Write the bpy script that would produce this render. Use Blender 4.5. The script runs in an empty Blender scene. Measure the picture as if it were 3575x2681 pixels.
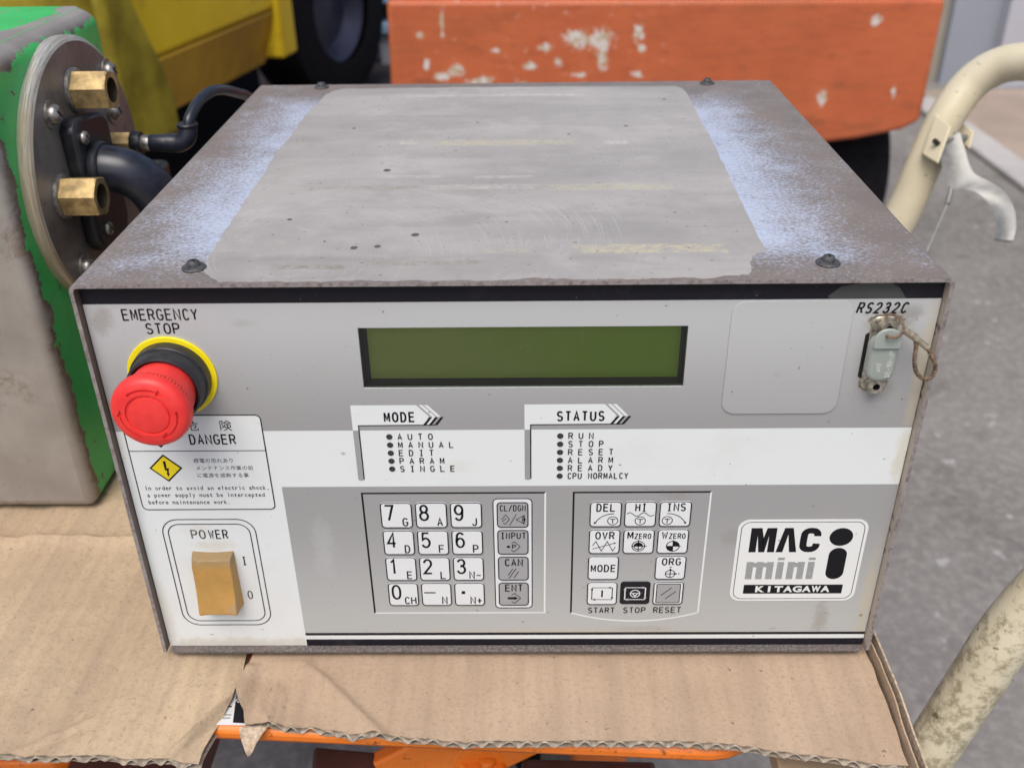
import bpy, bmesh, math, random
from mathutils import Vector, Matrix, noise as mnoise
random.seed(7)
S = bpy.context.scene
COL = S.collection
R = math.radians
# ------------------------------------------------------------------ camera
cam = bpy.data.cameras.new('camera')
cam_ob = bpy.data.objects.new('camera', cam)
COL.objects.link(cam_ob)
cam.sensor_width = 36.0
cam.lens = 36.0 * 3425.494 / 3575.0
cam.clip_start, cam.clip_end = 0.01, 200.0
cam_ob.location = (0.00584617, -0.33312388, 0.34019098)
cam_ob.rotation_euler = (1.04168231, 0.01219279, 0.00876579)
cam.dof.use_dof = True
cam.dof.focus_distance = 0.425
cam.dof.aperture_fstop = 12.0
S.camera = cam_ob
# ------------------------------------------------------------------ daylight (bright overcast, light from the front left)
SUN_EL, SUN_AZ = R(60), R(192)          # azimuth clockwise from +Y
world = bpy.data.worlds.new('World')
S.world = world
world.use_nodes = True
wn = world.node_tree.nodes
bg = wn['Background']
sky = wn.new('ShaderNodeTexSky')
sky.sky_type = 'NISHITA'
sky.sun_disc = False
sky.sun_elevation = SUN_EL
sky.sun_rotation = SUN_AZ
sky.air_density = 1.0
sky.dust_density = 4.0
sky.ozone_density = 0.6
world.node_tree.links.new(sky.outputs[0], bg.inputs[0])
bg.inputs[1].default_value = 0.115
sun = bpy.data.lights.new('sun', 'SUN')
sun.energy = 1.5
sun.angle = R(38)
sun.color = (1.0, 0.985, 0.955)
sun_ob = bpy.data.objects.new('sun', sun)
COL.objects.link(sun_ob)
sd = Vector((math.sin(SUN_AZ) * math.cos(SUN_EL), math.cos(SUN_AZ) * math.cos(SUN_EL), math.sin(SUN_EL)))
sun_ob.rotation_euler = sd.to_track_quat('Z', 'Y').to_euler()
sun_ob.location = sd * 5
S.view_settings.view_transform = 'Standard'
S.view_settings.look = 'None'
S.view_settings.gamma = 1.0
S.view_settings.use_curve_mapping = False
S.view_settings.exposure = 0.52

# ------------------------------------------------------------------ node helper
class NT:
    def __init__(s, name):
        s.m = bpy.data.materials.new(name)
        s.m.use_nodes = True
        s.t = s.m.node_tree
        s.n = s.t.nodes
        s.p = s.n['Principled BSDF']
        tc = s.n.new('ShaderNodeTexCoord')
        s.co = tc.outputs['Object']
        sx = s.n.new('ShaderNodeSeparateXYZ')
        s.t.links.new(s.co, sx.inputs[0])
        s.x, s.y, s.z = sx.outputs
    def put(s, sock, v):
        if isinstance(v, bpy.types.NodeSocket):
            s.t.links.new(v, sock)
        elif isinstance(v, (tuple, list)) and len(v) == 3 and sock.type == 'RGBA':
            sock.default_value = (*v, 1)
        else:
            sock.default_value = v
    def math(s, op, a, b=0.0, c=None, clamp=False):
        n = s.n.new('ShaderNodeMath'); n.operation = op; n.use_clamp = clamp
        s.put(n.inputs[0], a); s.put(n.inputs[1], b)
        if c is not None: s.put(n.inputs[2], c)
        return n.outputs[0]
    def noise(s, scale, detail=4, rough=0.55, dist=0.0, vec=None, stretch=None):
        n = s.n.new('ShaderNodeTexNoise')
        v = vec if vec is not None else s.co
        if stretch:
            mp = s.n.new('ShaderNodeMapping'); s.t.links.new(v, mp.inputs[0]); mp.inputs['Scale'].default_value = stretch
            v = mp.outputs[0]
        s.t.links.new(v, n.inputs['Vector'])
        n.inputs['Scale'].default_value = scale; n.inputs['Detail'].default_value = detail
        n.inputs['Roughness'].default_value = rough; n.inputs['Distortion'].default_value = dist
        return n.outputs[0]
    def voro(s, scale, feature='F1', stretch=None, rand=1.0):
        n = s.n.new('ShaderNodeTexVoronoi'); n.feature = feature
        v = s.co
        if stretch:
            mp = s.n.new('ShaderNodeMapping'); s.t.links.new(v, mp.inputs[0]); mp.inputs['Scale'].default_value = stretch
            v = mp.outputs[0]
        s.t.links.new(v, n.inputs['Vector']); n.inputs['Scale'].default_value = scale
        n.inputs['Randomness'].default_value = rand
        return n.outputs[0]
    def step(s, v, lo, hi):
        n = s.n.new('ShaderNodeMapRange'); n.interpolation_type = 'SMOOTHSTEP'
        s.put(n.inputs[0], v); s.put(n.inputs[1], lo); s.put(n.inputs[2], hi)
        return n.outputs[0]
    def mix(s, f, a, b, mode='MIX'):
        n = s.n.new('ShaderNodeMix'); n.data_type = 'RGBA'; n.blend_type = mode
        s.put(n.inputs[0], f); s.put(n.inputs[6], a); s.put(n.inputs[7], b)
        return n.outputs[2]
    def rect(s, cx, cy, hx, hy, soft, wob=None, ax='xy'):
        a = s.math('DIVIDE', s.math('ABSOLUTE', s.math('SUBTRACT', getattr(s, ax[0]), cx)), hx)
        b = s.math('DIVIDE', s.math('ABSOLUTE', s.math('SUBTRACT', getattr(s, ax[1]), cy)), hy)
        m = s.math('MAXIMUM', a, b)
        if wob is not None: m = s.math('ADD', m, wob)
        return s.step(m, 1.0 + soft, 1.0 - soft)
    def blob(s, cx, cy, rx, ry, soft, wob=None, ax='xy'):
        a = s.math('DIVIDE', s.math('SUBTRACT', getattr(s, ax[0]), cx), rx)
        b = s.math('DIVIDE', s.math('SUBTRACT', getattr(s, ax[1]), cy), ry)
        m = s.math('SQRT', s.math('ADD', s.math('MULTIPLY', a, a), s.math('MULTIPLY', b, b)))
        if wob is not None: m = s.math('ADD', m, wob)
        return s.step(m, 1.0 + soft, 1.0 - soft)
    def bump(s, h, strength=0.3, dist=0.001):
        n = s.n.new('ShaderNodeBump'); s.put(n.inputs['Height'], h)
        n.inputs['Strength'].default_value = strength; n.inputs['Distance'].default_value = dist
        s.t.links.new(n.outputs[0], s.p.inputs['Normal'])
    def done(s, col, rough=0.5, metal=0.0, spec=0.5, **kw):
        s.put(s.p.inputs['Base Color'], col); s.put(s.p.inputs['Roughness'], rough)
        s.put(s.p.inputs['Metallic'], metal); s.put(s.p.inputs['Specular IOR Level'], spec)
        for k, v in kw.items(): s.put(s.p.inputs[k.replace('_', ' ')], v)
        return s.m

def cen(v, amp):      # noise 0..1 -> signed wobble needs a node; helper
    return v
MAT = {}
def simple(name, col, rough=0.5, metal=0.0, spec=0.5, var=0.12, scale=60, bump=0.0, bscale=800, bdist=0.0003):
    t = NT(name)
    n = t.noise(scale, 5, 0.6)
    f = t.step(n, 0.3, 0.7)
    dark = tuple(c * (1 - var) for c in col); lite = tuple(min(1, c * (1 + var)) for c in col)
    c = t.mix(f, dark, lite)
    if bump: t.bump(t.noise(bscale, 3, 0.6), bump, bdist)
    MAT[name] = t.done(c, t.math('MULTIPLY_ADD', n, 0.25, rough - 0.12), metal, spec)
    return MAT[name]

# ---- cover paint
t = NT('cover_paint')
big = t.noise(11, 4, 0.6)
fine = t.noise(560, 6, 0.78)
mid = t.noise(55, 5, 0.7)
ax_ = t.math('ADD', t.math('ABSOLUTE', t.x), t.math('MULTIPLY', t.step(t.x, -0.01, 0.01), 0.016))
out_ = t.step(ax_, 0.112, 0.170)                       # grime thickens towards the folded edges
ends = t.math('MAXIMUM', t.step(t.y, 0.040, 0.005), t.step(t.y, 0.225, 0.295))
g = t.math('ADD', t.math('MULTIPLY', t.math('MAXIMUM', out_, t.math('MULTIPLY', ends, 1.0)), 0.66), t.math('MULTIPLY', big, 0.50))
g = t.math('ADD', g, t.math('MULTIPLY', t.math('SUBTRACT', mid, 0.5), 0.90))
g = t.math('ADD', g, t.math('MULTIPLY', t.math('SUBTRACT', fine, 0.5), 2.4))
grime = t.step(g, 0.05, 0.95)
base = t.mix(t.noise(40, 3), (0.405, 0.462, 0.595), (0.465, 0.505, 0.595))
dirtc = t.mix(t.noise(60, 4), (0.125, 0.108, 0.098), (0.225, 0.182, 0.152))
col = t.mix(grime, base, dirtc)
spk = t.math('MULTIPLY', t.step(t.noise(470, 4, 0.7), 0.66, 0.72), 0.65)
col = t.mix(spk, col, (0.10, 0.09, 0.09))
t.bump(fine, 0.35, 0.0004)
MAT['cover_paint'] = t.done(col, t.math('MULTIPLY_ADD', grime, 0.18, 0.40), 0.0, 0.5)
# ---- cut edge of the cover sheet (worn primer, rust)
t = NT('worn_edge')
n1 = t.noise(380, 5, 0.7); n2 = t.noise(90, 4, 0.6)
col = t.mix(t.step(n1, 0.42, 0.66), (0.26, 0.235, 0.225), (0.15, 0.115, 0.115))
col = t.mix(t.math('MULTIPLY', t.step(n2, 0.55, 0.75), 0.6), col, (0.42, 0.40, 0.37))
t.bump(n1, 0.5, 0.0005)
MAT['worn_edge'] = t.done(col, 0.55)
t = NT('inner_wall')
n1 = t.noise(140, 5, 0.7)
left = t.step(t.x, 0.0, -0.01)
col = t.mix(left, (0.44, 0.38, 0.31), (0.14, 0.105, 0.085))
col = t.mix(t.step(n1, 0.55, 0.68), col, (0.11, 0.08, 0.07))
MAT['inner_wall'] = t.done(col, 0.6)
# ---- adhesive film left on the cover
t = NT('film_residue')
n1 = t.noise(14, 5, 0.6, stretch=(0.7, 1.6, 1)); n2 = t.noise(150, 5, 0.65); nf = t.noise(700, 4, 0.7)
col = t.mix(t.step(n1, 0.33, 0.68), (0.315, 0.295, 0.275), (0.385, 0.362, 0.338))
smear = t.noise(26, 4, 0.6, 0.6, stretch=(0.35, 2.6, 1))
col = t.mix(t.math('MULTIPLY', t.step(smear, 0.50, 0.72), 0.34), col, (0.225, 0.21, 0.20))
blot = t.noise(34, 5, 0.7)
col = t.mix(t.math('MULTIPLY', t.step(blot, 0.48, 0.68), 0.38), col, (0.25, 0.235, 0.222))
col = t.mix(t.math('MULTIPLY', t.step(blot, 0.46, 0.30), 0.35), col, (0.46, 0.435, 0.41))
col = t.mix(t.math('MULTIPLY', t.step(nf, 0.45, 0.75), 0.18), col, (0.24, 0.22, 0.21))
# circular wiping scratches
def swirl(cx, cy, rmin, rmax, amin, f, amt, colr, base_col):
    dx = t.math('SUBTRACT', t.x, cx); dy = t.math('SUBTRACT', t.y, cy)
    r_ = t.math('SQRT', t.math('ADD', t.math('MULTIPLY', dx, dx), t.math('MULTIPLY', dy, dy)))
    rr = t.math('ADD', r_, t.math('MULTIPLY', t.noise(30, 2), 0.004))
    cmb = t.n.new('ShaderNodeCombineXYZ'); t.put(cmb.inputs[0], t.math('MULTIPLY', rr, f)); t.put(cmb.inputs[1], t.math('MULTIPLY', t.math('ARCTAN2', dy, dx), 2.0))
    ln = t.noise(1.0, 3, 0.7, vec=cmb.outputs[0])
    m = t.step(ln, 0.545, 0.62)
    win = t.math('MULTIPLY', t.step(r_, rmin, rmin + 0.012), t.step(r_, rmax, rmax - 0.012))
    ang = t.math('MULTIPLY', t.step(t.noise(22, 2), 0.44, 0.54), win)
    return t.mix(t.math('MULTIPLY', t.math('MULTIPLY', m, ang), amt), base_col, colr)
col = swirl(-0.055, 0.045, 0.045, 0.115, 0, 1500, 0.32, (0.54, 0.52, 0.50), col)
col = swirl(-0.10, 0.02, 0.02, 0.14, 0, 1300, 0.20, (0.52, 0.50, 0.48), col)
col = swirl(0.02, 0.16, 0.02, 0.10, 0, 1400, 0.20, (0.52, 0.50, 0.48), col)
# long straight scuffs along x
scr = t.step(t.noise(9, 3, 0.6, stretch=(2.0, 90, 1)), 0.645, 0.70)
col = t.mix(t.math('MULTIPLY', scr, 0.12), col, (0.50, 0.48, 0.46))
for ang_, sc_, am_ in ((0.5, 1.0, .22), (-0.9, 1.3, .18), (1.5, .8, .16)):
    mp_ = t.n.new('ShaderNodeMapping'); t.t.links.new(t.co, mp_.inputs[0]); mp_.inputs['Rotation'].default_value = (0, 0, ang_); mp_.inputs['Scale'].default_value = (14*sc_, 1500*sc_, 1)
    ln_ = t.math('MULTIPLY', t.step(t.noise(1.0, 2, 0.5, vec=mp_.outputs[0]), 0.70, 0.74), t.step(t.noise(17*sc_, 2), 0.46, 0.58))
    col = t.mix(t.math('MULTIPLY', ln_, am_*1.6), col, (0.58, 0.56, 0.54))
# yellowed tape strips (own shape), broken up by noise
wob = t.math('MULTIPLY', t.math('SUBTRACT', n2, 0.5), 1.1)
brk = t.step(t.noise(330, 5, 0.8), 0.40, 0.60)
YEL, WHT, BRN = (0.46, 0.42, 0.28), (0.52, 0.49, 0.43), (0.22, 0.18, 0.12)
strips = [(-12, 275, 54, 2.6, WHT, .75), (-55, 177, 4.5, 3.2, WHT, .7), (-6, 176, 35, 4.2, YEL, .85), (54, 174.5, 6, 3.0, WHT, .7),
          (-50, 122, 14, 1.8, WHT, .5), (-4, 120, 15, 2.0, WHT, .6), (-68, 106, 28, 2.6, BRN, .38), (-16, 106, 24, 3.2, WHT, .5),
          (44, 104.5, 29, 4.4, YEL, .62), (45.5, 30.6, 16.6, 4.4, YEL, .95), (74.7, 30.4, 10, 4.0, YEL, .95), (-1.5, 29, 9.5, 2.2, YEL, .45),
          (-77, 14.5, 13, 1.8, BRN, .75), (-33, 17.5, 22, 2.2, BRN, .45)]
for (cx, cy, hx, hy, cc, am) in strips:
    m = t.math('MULTIPLY', t.math('MULTIPLY', t.rect(cx/1000, cy/1000, hx/1000, hy/1000, 0.16, wob), brk), am)
    col = t.mix(m, col, cc)
for (cx, cy, r_) in [(-60.9,131.4,2.3),(-39.2,46.9,2.4),(-53.3,34.8,1.8),(-62.5,33.5,2.0),(-95.1,65.7,1.5),(-1.8,60.6,.8),(-75.6,40.5,.8),(90,262,1.6),(30,190,1.3),(-88,205,1.3),(62,205,1.6),(-20,215,1.2)]:
    col = t.mix(t.blob(cx/1000, cy/1000, r_*.72/1000, r_*.85/1000, 0.15, t.math('MULTIPLY', wob, 0.8)), col, (0.10, 0.09, 0.085))
sp = t.math('MULTIPLY', t.step(t.noise(360, 2, 0.5), 0.70, 0.735), 0.7)
col = t.mix(sp, col, (0.12, 0.11, 0.10))
t.bump(t.math('ADD', n2, t.math('MULTIPLY', nf, 0.4)), 0.12, 0.0004)
MAT['film_residue'] = t.done(col, t.math('MULTIPLY_ADD', n1, 0.25, 0.38), 0.0, 0.45)

# ---- printed overlay inks (satin polyester with dust specks and smudges)
def ink(name, col, col2=None, zr=None, rough=0.38, stain=0.10, spec=0.45, marks=()):
    t = NT(name)
    c = col
    if col2 is not None:
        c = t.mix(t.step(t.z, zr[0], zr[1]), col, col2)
    sm = t.noise(24, 4, 0.6)
    c = t.mix(t.math('MULTIPLY', t.step(sm, 0.50, 0.78), stain), c, (0.42, 0.37, 0.27))
    wb = t.math('MULTIPLY', t.math('SUBTRACT', t.noise(190, 6, 0.8), 0.5), 3.4) if marks else None
    for (cx, cz, rx, rz, am, cc) in marks:
        c = t.mix(t.math('MULTIPLY', t.blob(cx/1000, cz/1000, rx/1000, rz/1000, 0.6, wb, 'xz'), am), c, cc)
    gr = t.math('MULTIPLY', t.step(t.noise(110, 6, 0.8), 0.62, 0.80), 0.40)
    c = t.mix(gr, c, (0.20, 0.18, 0.15))
    spk = t.math('MULTIPLY', t.step(t.noise(420, 2, 0.5), 0.755, 0.78), 0.7)
    c = t.mix(spk, c, (0.10, 0.09, 0.08))
    t.bump(t.noise(1500, 2), 0.05, 0.0002)
    MAT[name] = t.done(c, t.math('MULTIPLY_ADD', sm, 0.2, rough - 0.1), 0.0, spec)
YST, DST, RST = (0.52, 0.44, 0.27), (0.24, 0.215, 0.18), (0.07, 0.035, 0.02)
ink('print_white', (0.70, 0.725, 0.72), stain=0.10, marks=[(-133,61.5,8,2.5,.32,YST),(-138,70,6,3,.25,YST),(-130,2.5,40,3,.45,YST),(-161,20,2.5,20,.25,YST),(161,106,2.2,14,.40,YST),(-22,103,6,3,.18,YST),(-70,110,.8,.6,.6,DST),(-142,8,1,.4,.7,DST),(-118,11,.8,.4,.7,DST)])
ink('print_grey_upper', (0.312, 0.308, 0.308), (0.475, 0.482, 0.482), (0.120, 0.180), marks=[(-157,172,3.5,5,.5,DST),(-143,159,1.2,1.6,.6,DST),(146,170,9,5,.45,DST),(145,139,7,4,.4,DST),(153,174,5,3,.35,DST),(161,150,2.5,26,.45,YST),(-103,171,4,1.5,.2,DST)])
ink('print_grey_lower', (0.43, 0.438, 0.425), (0.318, 0.314, 0.314), (0.010, 0.085), marks=[(141,17,3.0,10,.45,DST),(159.3,19,.7,.8,1,RST),(120,11,1.5,.6,.5,DST),(60,11,10,1.5,.2,DST),(160,30,2.5,25,.4,YST),(-84,60,4,14,.22,(.55,.55,.55)),(95,65,4,4,.3,DST),(70,88,6,3,.25,DST),(20,9.5,60,1.2,.3,YST)])
ink('print_key_grey', (0.335, 0.333, 0.338), stain=0.05)
ink('print_key_white', (0.70, 0.715, 0.72), stain=0.10)
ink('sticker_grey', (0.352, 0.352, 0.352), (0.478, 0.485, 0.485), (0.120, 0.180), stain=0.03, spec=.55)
ink('sticker_white', (0.73, 0.74, 0.72), stain=0.06)
t = NT('print_black')
c = t.mix(t.math('MULTIPLY', t.step(t.noise(500, 3, 0.6), 0.70, 0.74), 0.8), (0.014, 0.013, 0.018), (0.25, 0.25, 0.25))
c = t.mix(t.math('MULTIPLY', t.step(t.noise(30, 4, 0.7), 0.55, 0.75), 0.25), c, (0.10, 0.095, 0.085))
MAT['print_black'] = t.done(c, 0.36, 0, 0.20)
simple('ink_black', (0.010, 0.010, 0.013), 0.5, spec=0.15, var=0.05)
simple('ink_faint', (0.10, 0.10, 0.10), 0.5, spec=0.15, var=0.6, scale=350)
simple('ink_dark_grey', (0.035, 0.036, 0.04), 0.5, spec=0.15, var=0.1)
simple('ink_yellow', (0.80, 0.62, 0.01), 0.4, var=0.04)
simple('ink_grey_strip', (0.305, 0.303, 0.305), 0.4, var=0.06)
simple('ink_mini', (0.075, 0.08, 0.078), 0.5, spec=0.15, var=0.05)
simple('lamp_dark', (0.035, 0.032, 0.032), 0.3, var=0.6, scale=900)
simple('tape_grey', (0.060, 0.059, 0.057), 0.5, var=0.1)
# ---- plastics, rubber and metals
t = NT('red_plastic')
n = t.noise(120, 4); sc = t.noise(60, 3, 0.6, stretch=(1, 1, 6))
c = t.mix(t.step(n, .3, .7), (0.72, 0.030, 0.028), (0.82, 0.048, 0.042))
t.bump(t.noise(1200, 2), 0.10, 0.0003)
MAT['red_plastic'] = t.done(c, t.math('MULTIPLY_ADD', sc, 0.2, 0.34), 0, 0.45)
simple('yellow_ring', (0.88, 0.70, 0.004), 0.45, var=0.05)
simple('black_collar', (0.020, 0.021, 0.025), 0.42, var=0.35, scale=200, bump=0.1)
t = NT('rocker_plastic')
n = t.noise(70, 5, 0.65); n2 = t.noise(600, 3, 0.6)
c = t.mix(t.step(n, 0.3, 0.7), (0.40, 0.228, 0.060), (0.48, 0.268, 0.076))
c = t.mix(t.math('MULTIPLY', t.step(n2, 0.56, 0.70), 0.35), c, (0.30, 0.19, 0.06))
c = t.mix(t.math('MULTIPLY', t.step(t.noise(140, 4, .7), 0.56, 0.72), 0.5), c, (0.28, 0.25, 0.20))
c = t.mix(t.math('MULTIPLY', t.step(t.z, 0.051, 0.057), 0.65), c, (0.20, 0.165, 0.10))
t.bump(n2, 0.25, 0.0003)
MAT['rocker_plastic'] = t.done(c, 0.5, 0, 0.4, Subsurface_Weight=0.15, Subsurface_Radius=(0.004, 0.002, 0.001))
simple('screw_black', (0.055, 0.055, 0.058), 0.55, 0.0, var=0.5, scale=700, bump=0.4, bscale=1800)
simple('steel', (0.34, 0.32, 0.29), 0.38, 0.8, var=0.35, scale=300)
simple('dirty_nickel', (0.50, 0.46, 0.38), 0.36, 0.8, var=0.45, scale=600)
simple('socket_black', (0.012, 0.011, 0.010), 0.6, var=0.3)
simple('grime', (0.24, 0.21, 0.165), 0.85, spec=.2, var=0.55, scale=600, bump=0.6, bscale=2500)
t = NT('cap_plastic')
c = t.mix(t.noise(80, 4), (0.37, 0.42, 0.39), (0.44, 0.47, 0.42))
MAT['cap_plastic'] = t.done(c, 0.38, 0, 0.5, Subsurface_Weight=0.6, Subsurface_Radius=(0.006, 0.006, 0.005), Transmission_Weight=0.25)
simple('cap_relief', (0.56, 0.59, 0.55), 0.5, var=0.05)
simple('cord', (0.15, 0.10, 0.065), 0.8, var=0.6, scale=500, bump=0.4, bscale=3000)
simple('cord_sleeve', (0.36, 0.31, 0.23), 0.25, 0.4, var=0.3, scale=400)
# ---- display
t = NT('lcd_green')
n = t.noise(18, 4, 0.6)
gx = t.step(t.math('ADD', t.x, t.math('MULTIPLY', t.math('SUBTRACT', n, .5), .12)), 0.06, -0.05)
c = t.mix(gx, (0.190, 0.310, 0.028), (0.255, 0.320, 0.075))
MAT['lcd_green'] = t.done(c, 0.45, 0, 0.3)
simple('bezel_dark', (0.022, 0.020, 0.022), 0.55, var=0.2)
t = NT('window_film')
fr = t.n.new('ShaderNodeFresnel'); fr.inputs[0].default_value = 1.45
tr = t.n.new('ShaderNodeBsdfTransparent'); gl = t.n.new('ShaderNodeBsdfGlossy'); gl.inputs['Roughness'].default_value = 0.22
df = t.n.new('ShaderNodeBsdfDiffuse'); df.inputs[0].default_value = (0.6, 0.6, 0.58, 1)
m1 = t.n.new('ShaderNodeMixShader'); m2 = t.n.new('ShaderNodeMixShader')
scr = t.math('ADD', t.math('MULTIPLY', t.step(t.noise(300, 4, 0.8, 1.5), 0.62, 0.74), 0.10), 0.015)
t.t.links.new(fr.outputs[0], m1.inputs[0]); t.t.links.new(tr.outputs[0], m1.inputs[1]); t.t.links.new(gl.outputs[0], m1.inputs[2])
t.put(m2.inputs[0], scr); t.t.links.new(m1.outputs[0], m2.inputs[1]); t.t.links.new(df.outputs[0], m2.inputs[2])
t.t.links.new(m2.outputs[0], t.n['Material Output'].inputs[0])
MAT['window_film'] = t.m
# ---- chassis lip with settled dust
t = NT('dusty_lip')
n = t.noise(900, 5, 0.75); n2 = t.noise(60, 4)
c = t.mix(t.step(n, 0.40, 0.66), (0.085, 0.072, 0.068), (0.23, 0.205, 0.185))
c = t.mix(t.math('MULTIPLY', t.step(n2, 0.45, 0.7), 0.6), c, (0.15, 0.11, 0.10))
t.bump(n, 0.8, 0.0008)
MAT['dusty_lip'] = t.done(c, 0.8)
# ---- cardboard
for cb_name, cb_a, cb_b, cb_c in (('cardboard', (0.385, 0.278, 0.190), (0.450, 0.332, 0.232), (0.325, 0.235, 0.170)), ('cardboard_pale', (0.420, 0.312, 0.205), (0.510, 0.390, 0.258), (0.345, 0.258, 0.182))):
    t = NT(cb_name)
    n = t.noise(13, 5, 0.6); fb = t.noise(480, 6, 0.78); fl = t.noise(1100, 4, 0.7)
    c = t.mix(t.step(n, 0.3, 0.7), cb_a, cb_b)
    flu = t.noise(20, 3, 0.5, stretch=(3.2, 0.22, 1))
    c = t.mix(t.math('MULTIPLY', t.step(flu, 0.45, 0.65), 0.40), c, cb_c)
    c = t.mix(t.math('MULTIPLY', t.step(fb, 0.48, 0.70), 0.60), c, (0.25, 0.175, 0.115))
    c = t.mix(t.math('MULTIPLY', t.step(fl, 0.58, 0.72), 0.50), c, (0.58, 0.46, 0.33))
    c = t.mix(t.math('MULTIPLY', t.step(t.noise(230, 3, 0.6), 0.68, 0.73), 0.8), c, (0.14, 0.10, 0.07))
    wv = t.math('SINE', t.math('MULTIPLY', t.math('ADD', t.x, t.math('MULTIPLY', flu, 0.004)), 757.0))
    c = t.mix(t.math('MULTIPLY', t.step(wv, 0.1, 1.0), 0.10), c, (0.25, 0.18, 0.12))
    t.bump(t.math('ADD', t.math('ADD', fb, t.math('MULTIPLY', flu, 1.2)), t.math('MULTIPLY', wv, 0.16)), 0.55, 0.0007)
    MAT[cb_name] = t.done(c, 0.85, 0, 0.2)
simple('cardboard_torn', (0.44, 0.34, 0.24), 0.9, var=0.3, scale=500, bump=0.5, bscale=1500)
simple('cardboard_core', (0.33, 0.275, 0.215), 0.9, var=0.3, scale=400)
# ---- green machine
t = NT('green_paint')
n = t.noise(22, 6, 0.7, 0.4); n2 = t.noise(140, 5, 0.7)
d_edge = t.math('MINIMUM', t.math('ADD', t.y, 0.0), t.math('SUBTRACT', 0.246, t.z))
# bare strip beside the front arris and the top arris (y, z measured from the block's own corner)
g = t.math('ADD', t.math('SUBTRACT', n, 0.5), t.math('MULTIPLY', t.math('SUBTRACT', n2, 0.5), 0.35))
near_front = t.step(t.math('ADD', t.y, t.math('MULTIPLY', g, 0.034)), 0.0085, 0.0075)
side_bare = t.math('MULTIPLY', near_front, 1.0)
topbare = t.step(t.math('ADD', t.math('SUBTRACT', 0.246, t.z), t.math('MULTIPLY', g, 0.030)), 0.0080, 0.0072)
onTop = t.step(t.z, 0.2445, 0.2455)
top_edge = t.math('MULTIPLY', onTop, t.step(t.math('ADD', t.x, t.math('MULTIPLY', g, 0.05)), -0.017, -0.015))
chips = t.math('MULTIPLY', t.step(t.noise(95, 5, 0.65), 0.625, 0.645), t.math('SUBTRACT', 1.0, t.math('MULTIPLY', onTop, 0.4)))
bare = t.math('MAXIMUM', t.math('MAXIMUM', t.math('MULTIPLY', side_bare, 1.0), t.math('MULTIPLY', t.math('SUBTRACT', 1.0, onTop), topbare)), t.math('MAXIMUM', top_edge, chips))
metalc = t.mix(t.step(t.noise(26, 4, .6), 0.3, 0.7), (0.27, 0.242, 0.215), (0.35, 0.322, 0.29))
brown = t.mix(t.step(n2, .4, .6), (0.13, 0.10, 0.075), (0.22, 0.17, 0.125))
edgeband = t.math('MULTIPLY', t.step(t.math('ADD', t.y, t.math('MULTIPLY', g, 0.034)), 0.002, 0.007), t.step(t.z, 0.243, 0.236))
metalc = t.mix(t.math('MULTIPLY', edgeband, t.math('SUBTRACT', 1.0, onTop)), metalc, brown)
gp = t.mix(t.step(t.noise(30, 4), .3, .7), (0.035, 0.42, 0.090), (0.045, 0.50, 0.115))
c = t.mix(bare, gp, metalc)
t.bump(t.math('MULTIPLY_ADD', bare, -1.0, t.math('MULTIPLY', n2, 0.2)), 0.4, 0.0008)
MAT['green_paint'] = t.done(c, t.math('MULTIPLY_ADD', bare, 0.15, 0.35), t.math('MULTIPLY', bare, 0.25), 0.5)
t = NT('flange_face')
n = t.noise(30, 5, 0.6); n2 = t.noise(160, 4, 0.6)
c = t.mix(t.step(n, 0.35, 0.65), (0.16, 0.138, 0.122), (0.25, 0.22, 0.195))
c = t.mix(t.math('MULTIPLY', t.step(n2, 0.55, 0.7), 0.5), c, (0.11, 0.07, 0.05))
MAT['flange_face'] = t.done(c, 0.45, 0.35)
t = NT('flange_rim')
n = t.noise(1, 4, 0.7, stretch=(1500, 60, 60)); n2 = t.noise(40, 4)
c = t.mix(t.step(n, 0.4, 0.6), (0.34, 0.325, 0.295), (0.56, 0.55, 0.53))
c = t.mix(t.math('MULTIPLY', t.step(t.math('ADD', t.math('MULTIPLY', t.z, -4.0), n2), 0.0, 0.5), 0.55), c, (0.40, 0.28, 0.13))
MAT['flange_rim'] = t.done(c, 0.40, 0.35)
simple('brass', (0.40, 0.285, 0.125), 0.46, 0.5, var=0.4, scale=140)
simple('brass_bore', (0.05, 0.035, 0.02), 0.6, 0.3, var=0.3)
simple('black_plastic', (0.014, 0.015, 0.019), 0.42, var=0.3, scale=150)
simple('black_hose', (0.017, 0.019, 0.030), 0.32, var=0.3, scale=120)
# ---- background
t = NT('orange_chipped')
n = t.noise(7, 5, 0.65); n2 = t.noise(38, 5, 0.7)
c = t.mix(t.step(n, 0.3, 0.7), (0.42, 0.098, 0.036), (0.50, 0.125, 0.046))
st = t.noise(9, 5, 0.7, stretch=(0.35, 1, 2.5))
c = t.mix(t.math('MULTIPLY', t.step(t.noise(60, 5, .75, stretch=(.25, 1, 1.4)), 0.50, 0.70), 0.60), c, (0.27, 0.06, 0.03))
c = t.mix(t.math('MULTIPLY', t.step(st, 0.48, 0.68), 0.70), c, (0.36, 0.10, 0.035))
c = t.mix(t.math('MULTIPLY', t.step(t.math('SUBTRACT', t.noise(16, 5, .7, stretch=(.5, 1, 1.5)), t.math('MULTIPLY', t.z, 0.55)), 0.62, 0.76), 0.6), c, (0.24, 0.075, 0.035))
wob = t.math('MULTIPLY', t.math('SUBTRACT', t.noise(75, 6, 0.8), 0.5), 5.5)
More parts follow.
